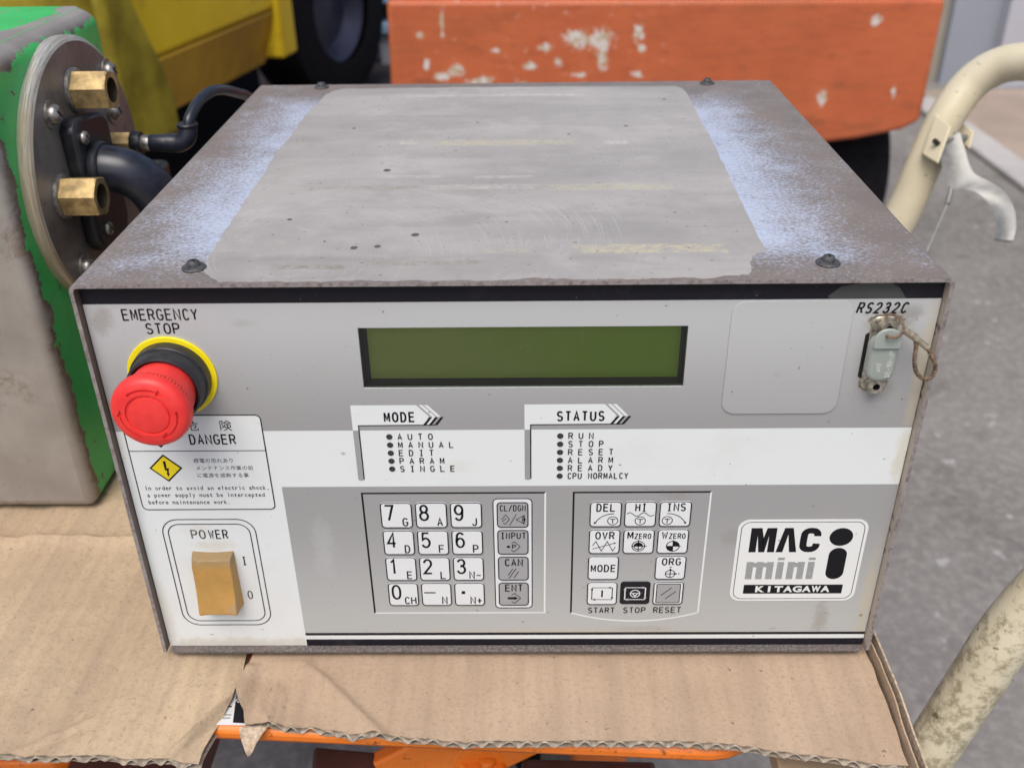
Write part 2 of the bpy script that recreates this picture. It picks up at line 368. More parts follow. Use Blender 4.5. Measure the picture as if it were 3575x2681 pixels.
CH = [(0.115,-0.055,.035,.022),(0.16,-0.058,.03,.025),(0.165,-0.09,.014,.03),(0.235,-0.045,.012,.025),(0.243,-0.075,.01,.012),(-0.16,-0.125,.022,.010),(-0.08,-0.135,.03,.012),(-0.13,-0.112,.020,.014),(-0.20,-0.045,.010,.008),(-0.155,-0.02,.005,.03),(0.05,-0.07,.016,.012),(0.0,-0.145,.02,.008),(0.20,-0.15,.02,.012),(0.02,-0.105,.018,.010),(-0.19,-0.10,.010,.012),(0.615,-0.175,.012,.018),(0.075,-0.10,.012,.010),(0.70,-0.025,.012,.012),(0.12,-0.125,.016,.006),(0.235,-0.125,.014,.01),(-0.05,-0.075,.012,.006),(0.24,-0.165,.02,.014),(0.76,-0.165,.006,.012)]
for (cx, cz, rx, rz) in CH:
    m = t.blob(cx, cz, rx*.72, rz*.72, 0.22, wob, 'xz')
    c = t.mix(m, c, t.mix(t.step(t.noise(50, 2), .45, .6), (0.58, 0.54, 0.50), (0.44, 0.34, 0.22)))
fl = t.math('MULTIPLY', t.step(t.noise(62, 6, 0.75), 0.625, 0.655), t.step(t.x, 0.40, 0.20))
c = t.mix(fl, c, (0.64, 0.50, 0.44))
c = t.mix(t.math('MULTIPLY', t.step(n2, 0.36, 0.28), 0.7), c, (0.22, 0.06, 0.022))
MAT['orange_chipped'] = t.done(c, 0.45, 0, 0.4)
t = NT('forklift_yellow')
n = t.noise(6, 4, 0.6)
c = t.mix(t.step(n, 0.3, 0.7), (0.68, 0.47, 0.014), (0.76, 0.55, 0.026))
c = t.mix(t.math('MULTIPLY', t.step(t.noise(14, 4, .6), 0.58, 0.75), 0.4), c, (0.33, 0.20, 0.02))
MAT['forklift_yellow'] = t.done(c, 0.5, 0, 0.25)
simple('skirt_shaded', (0.48, 0.28, 0.028), 0.55, spec=0.25, var=0.18, scale=9)  # body yellow darkened: shade of the inward-sloping skirt put into the colour
simple('shaded_yellow', (0.28, 0.22, 0.020), 0.6, spec=0.2, var=0.45, scale=7)  # body yellow with the shade of the rear end painted in
simple('tyre', (0.010, 0.009, 0.011), 0.85, spec=.1, var=0.3)
simple('rim_blue_grey', (0.030, 0.030, 0.055), 0.4, 0.2, var=0.5, scale=8)
simple('dark_backing', (0.006, 0.006, 0.008), 0.8, spec=.05, var=0.3)  # near black; also stands in for the deep shade between the forklifts
simple('shaded_floor', (0.035, 0.030, 0.034), 0.85, spec=.1, var=0.2, scale=6)  # floor tone with the shade painted in
simple('rack_blue', (0.15, 0.25, 0.36), 0.5, var=0.1)
simple('rack_grey', (0.20, 0.21, 0.23), 0.6, var=0.1)
t = NT('concrete')
n = t.noise(3, 5, 0.65); n2 = t.noise(60, 5, 0.75); n3 = t.noise(14, 6, 0.75)
c = t.mix(t.step(n, 0.3, 0.7), (0.160, 0.150, 0.139), (0.208, 0.196, 0.182))
c = t.mix(t.math('MULTIPLY', t.step(n2, 0.42, 0.68), 0.6), c, (0.32, 0.30, 0.28))
c = t.mix(t.math('MULTIPLY', t.step(n3, 0.52, 0.66), 0.45), c, (0.105, 0.094, 0.09))
c = t.mix(t.math('MULTIPLY', t.step(t.noise(24, 2), 0.68, 0.73), 0.6), c, (0.42, 0.41, 0.40))
t.bump(n2, 0.3, 0.004)
MAT['concrete'] = t.done(c, 0.85, 0, 0.25)
t = NT('cream_paint')
n = t.noise(10, 5, 0.65); n2 = t.noise(105, 6, 0.78)
c = t.mix(t.step(n, 0.3, 0.7), (0.56, 0.49, 0.33), (0.64, 0.58, 0.43))
low = t.step(t.z, 0.36, 0.12)                       # handled and knocked lower down, cleaner at the grip
w = t.step(t.math('ADD', t.math('MULTIPLY', n2, 0.8), t.math('MULTIPLY', low, 0.22)), 0.56, 0.70)
c = t.mix(t.math('MULTIPLY', w, 0.70), c, (0.185, 0.145, 0.075))
c = t.mix(t.math('MULTIPLY', t.step(t.noise(160, 4, .6), 0.66, 0.70), 0.8), c, (0.09, 0.07, 0.04))
t.bump(n2, 0.2, 0.0006)
MAT['cream_paint'] = t.done(c, 0.42, 0, 0.45)
simple('galvanised', (0.23, 0.228, 0.218), 0.42, 0.35, var=0.14, scale=160, bump=0.08, bscale=700)
t = NT('cart_orange')
n = t.noise(30, 4, .6); n2 = t.noise(150, 5, .7)
c = t.mix(t.step(n, .3, .7), (0.66, 0.155, 0.012), (0.76, 0.19, 0.018))
c = t.mix(t.math('MULTIPLY', t.step(n2, .58, .70), 0.8), c, (0.07, 0.03, 0.012))
c = t.mix(t.math('MULTIPLY', t.step(t.noise(420, 4, .7), .62, .70), 0.7), c, (0.10, 0.04, 0.015))
MAT['cart_orange'] = t.done(c, 0.4, 0, 0.45)
simple('cart_dark', (0.075, 0.035, 0.032), 0.5, var=0.3, scale=20)
simple('decal_white', (0.62, 0.62, 0.62), 0.5, var=0.1)
simple('wall_grey_blue', (0.27, 0.29, 0.335), 0.6, var=0.05, scale=3)
simple('wall_light', (0.42, 0.42, 0.46), 0.6, var=0.05, scale=3)
simple('wall_slit', (0.05, 0.05, 0.06), 0.7)
simple('wall_beige', (0.30, 0.27, 0.22), 0.7, var=0.1, scale=3)
simple('floor_beige', (0.33, 0.26, 0.21), 0.8, var=0.12, scale=4)
simple('kerb_grey', (0.42, 0.40, 0.385), 0.8, var=0.1, scale=6)
simple('board_tan', (0.42, 0.31, 0.20), 0.8, var=0.12, scale=12)

# ------------------------------------------------------------------ object helpers
ORG = {}
def link(o, parent=None, loc=(0, 0, 0)):
    COL.objects.link(o)
    o.location = loc
    if parent is not None: o.parent = parent
    return o
def thing(name, label, cat, loc=(0, 0, 0), group=None, kind=None):
    o = bpy.data.objects.new(name, None); COL.objects.link(o)
    o.location = loc; o.empty_display_size = 0.02
    ORG[o.name] = Vector(loc)
    if kind: o['kind'] = kind
    else:
        o['label'] = label; o['category'] = cat
        if group: o['group'] = group
    return o
def worldorg(p):
    v = Vector((0, 0, 0))
    while p is not None:
        v += p.location; p = p.parent
    return v
def mesh(name, verts, faces, mat, parent=None, smooth=False, midx=None, bevel=0, seg=2, loc=None, label=None, autos=None):
    """verts in world coordinates; loc = own origin (world) or the parent's origin"""
    po = worldorg(parent) if parent is not None else Vector((0, 0, 0))
    o0 = Vector(loc) if loc is not None else po
    me = bpy.data.meshes.new(name)
    me.from_pydata([tuple(Vector(v) - o0) for v in verts], [], faces)
    for m in (mat if isinstance(mat, (list, tuple)) else [mat]): me.materials.append(MAT[m])
    if midx:
        for p, i in zip(me.polygons, midx): p.material_index = i
    me.validate()
    bm = bmesh.new(); bm.from_mesh(me); bmesh.ops.recalc_face_normals(bm, faces=bm.faces); bm.to_mesh(me); bm.free()
    if smooth:
        for p in me.polygons: p.use_smooth = True
        if autos: me.set_sharp_from_angle(angle=R(autos))
    o = bpy.data.objects.new(name, me)
    link(o, parent, o0 - po)
    if bevel:
        b = o.modifiers.new('bevel', 'BEVEL'); b.width = bevel; b.segments = seg; b.limit_method = 'ANGLE'; b.angle_limit = R(40)
        for p in me.polygons: p.use_smooth = True
        me.set_sharp_from_angle(angle=R(50))
    if label: o['label'] = label
    return o
def dup(o, loc=None, parent='same'):
    c = o.copy(); COL.objects.link(c)
    c.parent = o.parent if parent == 'same' else parent
    if loc is not None: c.location = loc
    return c

class MB:
    def __init__(s): s.v = []; s.f = []; s.mi = []; s.cur = 0
    def add(s, vs, fs):
        n = len(s.v); s.v += [tuple(v) for v in vs]; s.f += [tuple(i + n for i in f) for f in fs]; s.mi += [s.cur] * len(fs); return s
    def box(s, a, b):
        (x0, y0, z0), (x1, y1, z1) = a, b
        return s.add([(x0,y0,z0),(x1,y0,z0),(x1,y1,z0),(x0,y1,z0),(x0,y0,z1),(x1,y0,z1),(x1,y1,z1),(x0,y1,z1)],
                     [(0,3,2,1),(4,5,6,7),(0,1,5,4),(1,2,6,5),(2,3,7,6),(3,0,4,7)])
    def prism(s, poly, d):           # poly: list of world points (planar), d: offset vector
        n = len(poly); d = Vector(d)
        vs = [Vector(p) for p in poly] + [Vector(p) + d for p in poly]
        return s.add(vs, [tuple(range(n))[::-1], tuple(range(n, 2 * n))] + [(i, (i + 1) % n, n + (i + 1) % n, n + i) for i in range(n)])
    def tube(s, pts, r, n=16, caps=True):
        P = [Vector(p) for p in pts]; k = len(P)
        rs = r if isinstance(r, (list, tuple)) else [r] * k
        T = [(P[min(i + 1, k - 1)] - P[max(i - 1, 0)]).normalized() for i in range(k)]
        u = T[0].orthogonal().normalized(); rings = []
        for i in range(k):
            u = (u - T[i] * u.dot(T[i])).normalized(); w = T[i].cross(u)
            rings.append([P[i] + (u * math.cos(2*math.pi*j/n) + w * math.sin(2*math.pi*j/n)) * rs[i] for j in range(n)])
        vs = [v for ring in rings for v in ring]
        fs = [(i*n + j, i*n + (j+1) % n, (i+1)*n + (j+1) % n, (i+1)*n + j) for i in range(k-1) for j in range(n)]
        if caps: fs += [tuple(range(n))[::-1], tuple(range((k-1)*n, k*n))]
        return s.add(vs, fs)
    def lathe(s, prof, c, axis, n=48, rmod=None, caps=True):   # prof: (r, h) along axis
        c = Vector(c); a = Vector(axis).normalized(); u = a.orthogonal().normalized(); w = a.cross(u)
        vs = []; k = len(prof)
        for i, (r, h) in enumerate(prof):
            for j in range(n):
                th = 2*math.pi*j/n
                rr = r * (rmod(i, j) if rmod else 1)
                vs.append(c + a*h + (u*math.cos(th) + w*math.sin(th))*rr)
        fs = [(i*n + j, i*n + (j+1) % n, (i+1)*n + (j+1) % n, (i+1)*n + j) for i in range(k-1) for j in range(n)]
        if caps: fs += [tuple(range(n))[::-1], tuple(range((k-1)*n, k*n))]
        return s.add(vs, fs)
    def build(s, name, mat, parent=None, **kw):
        return mesh(name, s.v, s.f, mat, parent, midx=(s.mi if isinstance(mat, (list, tuple)) else None), **kw)

def smoothpath(pts, sub=6):       # Catmull-Rom
    P = [Vector(p) for p in pts]; P = [P[0]*2 - P[1]] + P + [P[-1]*2 - P[-2]]; out = []
    for i in range(1, len(P) - 2):
        for k in range(sub):
            t = k / sub; a, b, c, d = P[i-1], P[i], P[i+1], P[i+2]
            out.append(0.5*((2*b) + (c - a)*t + (2*a - 5*b + 4*c - d)*t*t + (3*b - a - 3*c + d)*t**3))
    out.append(P[-2]); return out

# ------------------------------------------------------------------ flat print (mm on the front panel)
YP = 0.0040            # plane of the printed overlay
class PR:
    """2-D shapes in panel millimetres (x, z)"""
    def __init__(s): s.v = []; s.f = []
    def poly(s, pts):
        n = len(s.v); s.v += [tuple(p) for p in pts]; s.f.append(tuple(range(n, n + len(pts)))); return s
    def rect(s, x0, z0, x1, z1): return s.poly([(x0,z0),(x1,z0),(x1,z1),(x0,z1)])
    def rrect(s, x0, z0, x1, z1, r, k=5): return s.poly(rr(x0, z0, x1, z1, r, k))
    def line(s, pts, w, closed=False):
        P = [Vector((p[0], p[1])) for p in pts]; n = len(P); L = []; Rr = []
        for i in range(n):
            if closed: a, c = P[i-1], P[(i+1) % n]
            else: a, c = P[max(i-1, 0)], P[min(i+1, n-1)]
            d1 = (P[i]-a); d2 = (c-P[i])
            d1 = d1.normalized() if d1.length > 1e-9 else d2.normalized()
            d2 = d2.normalized() if d2.length > 1e-9 else d1
            n1 = Vector((-d1.y, d1.x)); n2 = Vector((-d2.y, d2.x)); m = n1 + n2
            if m.length < 1e-6: m = n1
            m = m.normalized(); k = 1 / max(0.45, m.dot(n1))
            L.append(P[i] + m*k*w/2); Rr.append(P[i] - m*k*w/2)
        b = len(s.v); s.v += [tuple(q) for q in L] + [tuple(q) for q in Rr]
        for i in range(n if closed else n-1):
            j = (i+1) % n; s.f.append((b+i, b+j, b+n+j, b+n+i))
        return s
    def disc(s, cx, cz, rx, rz=None, k=28):
        rz = rz or rx
        return s.poly([(cx+rx*math.cos(2*math.pi*i/k), cz+rz*math.sin(2*math.pi*i/k)) for i in range(k)])
    def ring(s, cx, cz, r, w, k=28, rz=None):
        rz = rz or r
        return s.line([(cx+r*math.cos(2*math.pi*i/k), cz+rz*math.sin(2*math.pi*i/k)) for i in range(k)], w, True)
    def arrow(s, x, z, ang, l, w):
        a = R(ang); d = Vector((math.cos(a), math.sin(a))); p = Vector((-d.y, d.x)); c = Vector((x, z))
        return s.poly([c + d*l, c + p*w/2, c - p*w/2])
    def build(s, name, mat, parent, layer, label=None):
        y = YP - layer * 0.00008
        return mesh(name, [(x/1000, y, z/1000) for x, z in s.v], s.f, mat, parent, label=label)
def rr(x0, z0, x1, z1, r, k=5):
    out = []
    for cx, cz, a0 in ((x1-r, z1-r, 0), (x0+r, z1-r, 90), (x0+r, z0+r, 180), (x1-r, z0+r, 270)):
        for i in range(k+1):
            a = R(a0 + 90*i/k); out.append((cx + r*math.cos(a), cz + r*math.sin(a)))
    return out
def arc(cx, cz, rx, rz, a0, a1, k=10):
    return [(cx + rx*math.cos(R(a0+(a1-a0)*i/k)), cz + rz*math.sin(R(a0+(a1-a0)*i/k))) for i in range(k+1)]
# monoline gothic stroke letters, unit box
G = {
 'A': [[(0,0),(.5,1),(1,0)],[(.17,.33),(.83,.33)]],
 'C': [arc(.55,.68,.45,.32,25,180,8)+arc(.55,.32,.45,.32,180,335,8)],
 'D': [[(0,0),(0,1),(.45,1)]+arc(.45,.5,.5,.5,80,-80,10)+[(.45,0),(0,0)]],
 'E': [[(1,1),(0,1),(0,0),(1,0)],[(0,.53),(.9,.53)]],
 'F': [[(1,1),(0,1),(0,0)],[(0,.53),(.9,.53)]],
 'G': [arc(.52,.68,.5,.32,30,180,8)+arc(.52,.32,.5,.32,180,345,8)+[(1,.45),(.55,.45)]],
 'H': [[(0,0),(0,1)],[(1,0),(1,1)],[(0,.52),(1,.52)]],
 'I': [[(.5,0),(.5,1)],[(.15,1),(.85,1)],[(.15,0),(.85,0)]],
 'J': [[(.85,1),(.85,.3)]+arc(.45,.3,.4,.3,0,-170,8)],
 'L': [[(0,1),(0,0),(1,0)]],
 'M': [[(0,0),(0,1)],[(0.04,1),(.5,.22),(.96,1)],[(1,1),(1,0)]],
 'N': [[(0,0),(0,1),(1,0),(1,1)]],
 'O': [arc(.5,.6,.5,.4,0,180,9)+arc(.5,.4,.5,.4,180,360,9)+[(1,.6)]],
 'P': [[(0,0),(0,1),(.6,1)]+arc(.6,.74,.4,.26,80,-80,8)+[(.6,.48),(0,.48)]],
 'R': [[(0,0),(0,1),(.6,1)]+arc(.6,.75,.38,.25,80,-80,8)+[(.6,.5),(0,.5)],[(.55,.5),(1,0)]],
 'S': [arc(.5,.75,.46,.25,25,270,10)+arc(.5,.25,.48,.25,90,-155,10)],
 'T': [[(0,1),(1,1)],[(.5,1),(.5,0)]],
 'U': [[(0,1),(0,.33)]+arc(.5,.33,.5,.33,180,360,10)+[(1,1)]],
 'V': [[(0,1),(.5,0),(1,1)]],
 'W': [[(0,1),(.25,0),(.5,.75),(.75,0),(1,1)]],
 'Y': [[(0,1),(.5,.45),(1,1)],[(.5,.45),(.5,0)]],
 'Z': [[(0,1),(1,1),(0,0),(1,0)]],
 '0': [arc(.5,.62,.5,.38,0,180,9)+arc(.5,.38,.5,.38,180,360,9)+[(1,.62)]],
 '1': [[(.18,.80),(.62,1),(.62,0)]],
 '2': [arc(.5,.72,.47,.28,170,-40,10)+[(.02,0),(1,0)]],
 '3': [arc(.47,.76,.44,.24,165,-85,9)+arc(.47,.27,.5,.27,85,-165,9)],
 '4': [[(.74,0),(.74,1),(0,.29),(1,.29)]],
 '5': [[(.9,1),(.14,1),(.08,.52)]+arc(.48,.32,.5,.32,125,-155,11)],
 '6': [arc(.52,.68,.46,.32,35,150,7)+[(.03,.45)]+arc(.51,.31,.48,.31,180,540,16)],
 '7': [[(0,1),(1,1),(.42,0)]],
 '8': [arc(.5,.76,.42,.24,0,360,14), arc(.5,.27,.5,.27,0,360,14)],
 '9': [arc(.49,.69,.48,.31,0,360,16), [(.97,.69),(.95,.5)]+arc(.48,.32,.46,.32,-5,-150,8)],
 '/': [[(0,-.08),(1,1.08)]], '-': [[(0,.45),(1,.45)]], '+': [[(0,.45),(1,.45)],[(.5,.1),(.5,.8)]], '.': [[(.4,0),(.6,0)]], ' ': [],
}
def stext(p, s, x0, z0, x1, z1, w, gw=0.78, slant=0.0):
    """equal-pitch stroke lettering whose ink spans x0..x1, z0..z1"""
    w *= 1.28
    n = len(s); pitch = (x1 - x0) / (n - 1 + gw) if n > 1 else (x1 - x0) / gw
    cw = pitch * gw; h = z1 - z0
    for i, ch in enumerate(s):
        ox = x0 + i * pitch; w0 = w
        ww = w * (.86 if ch in 'MW' else 1.0)
        for st in G[ch]:
            pts = [(ox + w/2 + q[0]*(cw - w), z0 + w/2 + q[1]*(h - w)) for q in st]
            pts = [(a + slant*(b - z0), b) for a, b in pts]
            d = []
            for q in pts:
                if not d or (abs(q[0]-d[-1][0]) + abs(q[1]-d[-1][1])) > 1e-6: d.append(q)
            closed = len(d) > 3 and abs(d[0][0]-d[-1][0]) + abs(d[0][1]-d[-1][1]) < 1e-4
            if closed: p.line(d[:-1], ww, True)
            else: p.line(d, ww)
    return p
_gl = {}
def glyph(ch, bold=0.0):
    key = (ch, bold)
    if key not in _gl:
        c = bpy.data.curves.new('glyph', 'FONT'); c.body = ch; c.resolution_u = 3; c.offset = bold
        o = bpy.data.objects.new('glyph', c); COL.objects.link(o); bpy.context.view_layer.update()
        me = bpy.data.meshes.new_from_object(o.evaluated_get(bpy.context.evaluated_depsgraph_get()))
        _gl[key] = ([(v.co.x, v.co.y) for v in me.vertices], [tuple(f.vertices) for f in me.polygons])
        bpy.data.objects.remove(o); bpy.data.curves.remove(c); bpy.data.meshes.remove(me)
    return _gl[key]
def ftext(p, s, x0, z0, x1, h, mono=None, bold=0.0, fit=False):
    """built-in font lettering; h = size of the em, mono = glyph width share of a fixed pitch"""
    n = len(s); pitch = (x1 - x0) / n
    for i, ch in enumerate(s):
        if ch == ' ': continue
        vs, fs = glyph(ch, bold)
        if not vs: continue
        lo = min(v[0] for v in vs); hi = max(v[0] for v in vs)
        sx = h
        if mono:
            sx = min(h * 1.25, pitch * mono * (1.16 if ch in 'mw' else 1) / (hi - lo)) if (hi - lo) > 0.16 else h
        if fit: sx = pitch * 0.96 / 1.0
        off = x0 + pitch * (i + .5) - sx * ((lo + hi) / 2 if not fit else .5)
        b = len(p.v)
        p.v += [(off + v[0]*sx, z0 + v[1]*h) for v in vs]; p.f += [tuple(b + k for k in f) for f in fs]
    return p

# ================================================================== SETTING
GZ = -0.60
ground = MB(); ground.add([(-40,-20,GZ),(40,-20,GZ),(40,60,GZ),(-40,60,GZ)], [(0,1,2,3)])
g = ground.build('ground', 'concrete'); g['kind'] = 'structure'
th = MB(); th.add([(1.50,2.3,GZ+.004),(3.6,2.3,GZ+.004),(3.6,3.45,GZ+.004),(1.50,3.45,GZ+.004)], [(0,1,2,3)])
o = th.build('path', 'floor_beige'); o['kind'] = 'structure'
kb = MB(); kb.box((1.40, 1.9, GZ), (1.50, 3.3, GZ + .02))
o = kb.build('kerb', 'kerb_grey', bevel=.006); o['kind'] = 'structure'

# ================================================================== CONTROL UNIT
W2, H, D = 0.165, 0.1893, 0.3067
unit = thing('control_unit', 'grey sheet metal control unit with keypad, green display and red emergency button', 'control unit', (0, 0, 0))
# cover: folded U of 1.6 mm sheet
TK, RO = 0.0016, 0.0032
def uprof(off):
    r = RO - off; pts = [(-W2 + off, 0.0008)]
    for i in range(7):
        a = R(180 - 90*i/6); pts.append((-W2 + RO + r*math.cos(a), H - RO + r*math.sin(a)))
    NSEG = 24
    for i in range(1, NSEG): pts.append((-W2 + RO + (2*W2 - 2*RO)*i/NSEG, H - off))
    for i in range(7):
        a = R(90 - 90*i/6); pts.append((W2 - RO + r*math.cos(a), H - RO + r*math.sin(a)))
    pts.append((W2 - off, 0.0008)); return pts
po, pi = uprof(0), uprof(TK)
b = MB(); n = len(po)
NY = 14; ys = [D*i/NY for i in range(NY+1)]
random.seed(3)
for y in ys:
    b.v += [(x, y, z) for x, z in po]
base_i = len(b.v)
for y in ys:
    b.v += [(x, y, z) for x, z in pi]
for k in range(NY):
    for i in range(n-1):
        b.f.append((k*n+i, k*n+i+1, (k+1)*n+i+1, (k+1)*n+i)); b.mi.append(0)
        q = base_i
        b.f.append((q+k*n+i, q+(k+1)*n+i, q+(k+1)*n+i+1, q+k*n+i+1)); b.mi.append(2)
for k in (0, NY):
    for i in range(n-1):
        b.f.append((k*n+i, base_i+k*n+i, base_i+k*n+i+1, k*n+i+1)); b.mi.append(1)
for i in (0, n-1):
    for k in range(NY):
        b.f.append((k*n+i, (k+1)*n+i, base_i+(k+1)*n+i, base_i+k*n+i)); b.mi.append(1)
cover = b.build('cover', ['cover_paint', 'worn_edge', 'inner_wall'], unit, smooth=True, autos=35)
# adhesive film, ragged outline, lying on the cover
film_pts = [(-108.7,1.2),(-112,5),(-116,10),(-117.8,14.4),(-119.5,47.8),(-120.8,92.7),(-121.1,162.4),(-120.3,233.4),(-116.5,282),(-113.5,290),(-108.5,294.9),(-40,296),(40,295),(100.6,293),(104.6,288),(105.5,277.9),(104.4,188.3),(103.0,119.1),(101.4,69.6),(100.6,27.0),(97,25),(93.8,20.3),(92,14),(91,8),(89.0,5.0),(80,3.4),(74,1.6),(68.6,2.6),(50,1.4),(20,1.5),(8,3.0),(2,1.4),(-30,1.3),(-60,1.6),(-90,1.2)]
fp = []
for i, a in enumerate(film_pts):
    c_ = film_pts[(i+1) % len(film_pts)]; L = math.hypot(c_[0]-a[0], c_[1]-a[1]); m = max(1, int(L/1.6))
    rough_side = .9 if (a[1] < 40 or a[0] < -100) else .35
    for k in range(m):
        tt = k/m; x = a[0]+(c_[0]-a[0])*tt; y = a[1]+(c_[1]-a[1])*tt
        e = mnoise.noise(Vector((x*.35, y*.35, 2.2)))*.9 + mnoise.noise(Vector((x*1.1, y*1.1, 4.2)))*.7 + mnoise.noise(Vector((x*.08, y*.08, 8)))*1.2
        nx, ny = -(c_[1]-a[1])/L, (c_[0]-a[0])/L
        x += nx*e*rough_side; y += ny*e*rough_side
        fp.append((x/1000, max(.0006, y/1000), H))
b = MB(); b.prism(fp, (0, 0, .00015)); b.build('adhesive_film', 'film_residue', cover)
# cover screws with cross recess
def boolean_cut(target, cutters):
    for c_ in cutters:
        md = target.modifiers.new('cut', 'BOOLEAN'); md.operation = 'DIFFERENCE'; md.object = c_; md.solver = 'EXACT'
    bpy.context.view_layer.update()
    me = bpy.data.meshes.new_from_object(target.evaluated_get(bpy.context.evaluated_depsgraph_get()))
    for md in list(target.modifiers): target.modifiers.remove(md)
    old = target.data; target.data = me; me.name = old.name; bpy.data.meshes.remove(old)
    for c_ in cutters: bpy.data.objects.remove(c_)
sc_loc = [(-.1215, .0145), (.1216, .0145), (-.1225, .299), (.1218, .299)]
def screw_head(c, r, h, axis, mat, name, parent, nrec=True):
    b = MB(); prof = [(r*.98, 0), (r, h*.25), (r*.97, h*.55), (r*.82, h*.85), (r*.5, h), (0.0001, h*1.03)]
    b.lathe(prof, (0, 0, 0), axis, 28)
    o = b.build(name, mat, None, smooth=True, autos=50)
    if nrec:
        a = Vector(axis).normalized(); u = a.orthogonal().normalized(); w = a.cross(u); cs = []
        for d1, d2 in ((u, w), (w, u)):
            q = MB(); L, t_ = r*.62, r*.15
            pts = [a*h*.45 + d1*L*s1 + d2*t_*s2 for s1, s2 in ((-1,-1),(1,-1),(1,1),(-1,1))]
            q.prism(pts, a*h); cs.append(q.build('cutter', mat))
        boolean_cut(o, cs)
        for p in o.data.polygons: p.use_smooth = True
        o.data.set_sharp_from_angle(angle=R(45))
    o.parent = parent; o.location = Vector(c) - worldorg(parent)
    return o
scr0 = None
for (x, y) in sc_loc:
    if scr0 is None:
        scr0 = screw_head((x, y, H + .0009), .0026, .0026, (0, 0, 1), 'screw_black', 'screw', unit)
        b = MB(); b.lathe([(.0027, -.0002), (.0046, -.0009), (.0047, -.0004), (.0042, .0002), (.0024, .0005)], (x, y, H + .0009), (0, 0, 1), 28)
        w0 = b.build('washer', 'screw_black', scr0, smooth=True, autos=40)
    else:
        s_ = dup(scr0, (x, y, H + .0009)); s_.rotation_euler.z = random.uniform(0, 3)
        dup(w0, w0.location, s_)
# chassis: bottom tray with front lip, back plate
b = MB()
b.prism([(-.1620,.0003,.0009),(-.1600,.0003,-.0007),(.1600,.0003,-.0007),(.1620,.0003,.0009)], (0, .0037, 0))
b.build('front_lip', 'dusty_lip', unit, bevel=.0004)
b = MB(); b.box((-.1625, .0045, .0), (.1625, D - .004, .0018)); b.box((-.1628, D - .0035, .0), (.1628, D - .002, H - .0022))
b.build('chassis', 'dusty_lip', unit)
ft = None
for (x, y) in ((-.14, .03), (.14, .03), (-.14, .28), (.14, .28)):
    if ft is None:
        b = MB(); b.lathe([(.008, 0), (.009, .0005), (.008, .0040)], (x, y, -.0040), (0, 0, 1), 20); ft = b.build('rubber_foot', 'socket_black', unit, loc=(x, y, -.0040))
    else: dup(ft, (x, y, -.0040))
# front panel plate with the display opening
PX, PZ0, PZ1 = 163.0, 0.8, H*1000 - 1.9
HX0, HX1, HZ0, HZ1 = -58.8, 68.6, 141.5, 168.5
def frame2d(p, X0, Z0, X1, Z1, x0, z0, x1, z1):
    p.rect(X0, Z0, x0, Z1); p.rect(x1, Z0, X1, Z1); p.rect(x0, Z0, x1, z0); p.rect(x0, z1, x1, Z1); return p
b = MB()
for (X0, Z0, X1, Z1) in ((-PX, PZ0, HX0, PZ1), (HX1, PZ0, PX, PZ1), (HX0, PZ0, HX1, HZ0), (HX0, HZ1, HX1, PZ1)):
    b.box((X0/1000, YP, Z0/1000), (X1/1000, YP + .0015, Z1/1000))
panel = b.build('front_panel', 'print_white', unit)
ZB, ZW1, ZW0 = 179.35, 121.55, 93.1
PR().rect(-PX, ZB, PX, PZ1).build('black_band', 'print_black', panel, 1)
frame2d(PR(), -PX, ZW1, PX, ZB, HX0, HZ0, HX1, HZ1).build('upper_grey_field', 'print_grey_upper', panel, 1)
PR().rect(-98.0, 8.85, PX, ZW0).build('lower_grey_field', 'print_grey_lower', panel, 1)
PR().rect(-98.0, 7.25, PX, 8.85).build('black_line', 'print_black', panel, 1)
PR().rect(-98.0, PZ0, PX, 4.75).build('black_line', 'print_black', panel, 1)
PR().poly([(120,180.5),(124.5,184.6),(133,186.2),(143,185.8),(146.5,183.8),(149.5,179.5),(121,179.5)]).build('tape_scrap', 'tape_grey', panel, 2)
# display
disp = MB()
d_in = .0070
disp.box((HX0/1000-.004, YP + d_in + .001, HZ0/1000-.004), (HX1/1000+.004, YP + d_in + .003, HZ1/1000+.004))
for (a0, a1) in (((HX0-4, HZ0-4), (HX0-.0, HZ1+4)), ((HX1+.0, HZ0-4), (HX1+4, HZ1+4)), ((HX0, HZ0-4), (HX1, HZ0)), ((HX0, HZ1), (HX1, HZ1+4))):
    disp.box((a0[0]/1000, YP + .0016, a0[1]/1000), (a1[0]/1000, YP + d_in + .001, a1[1]/1000))
display = disp.build('display', 'bezel_dark', unit, label='green character display behind a clear window')
b = MB(); b.prism([(-.0567, YP + d_in + .0009, .1417), (.0672, YP + d_in + .0009, .1417), (.0672, YP + d_in + .0009, .1680), (-.0567, YP + d_in + .0009, .1680)], (0, -.0006, 0))
b.build('screen', 'lcd_green', display)
PR().rect(HX0, HZ0, HX1, HZ1).build('window', 'window_film', display, -4)
# lettering on the panel
p = PR(); stext(p, 'EMERGENCY', -148.9, 172.3, -119.6, 177.4, .50, .82); stext(p, 'STOP', -140.9, 166.4, -127.6, 171.3, .50, .82)
p.build('emergency_lettering', 'ink_black', panel, 2)
p = PR(); stext(p, 'RS232C', 131.4, 173.1, 150.6, 178.0, .62, .80, slant=.22)
p.build('port_lettering', 'ink_black', panel, 2)
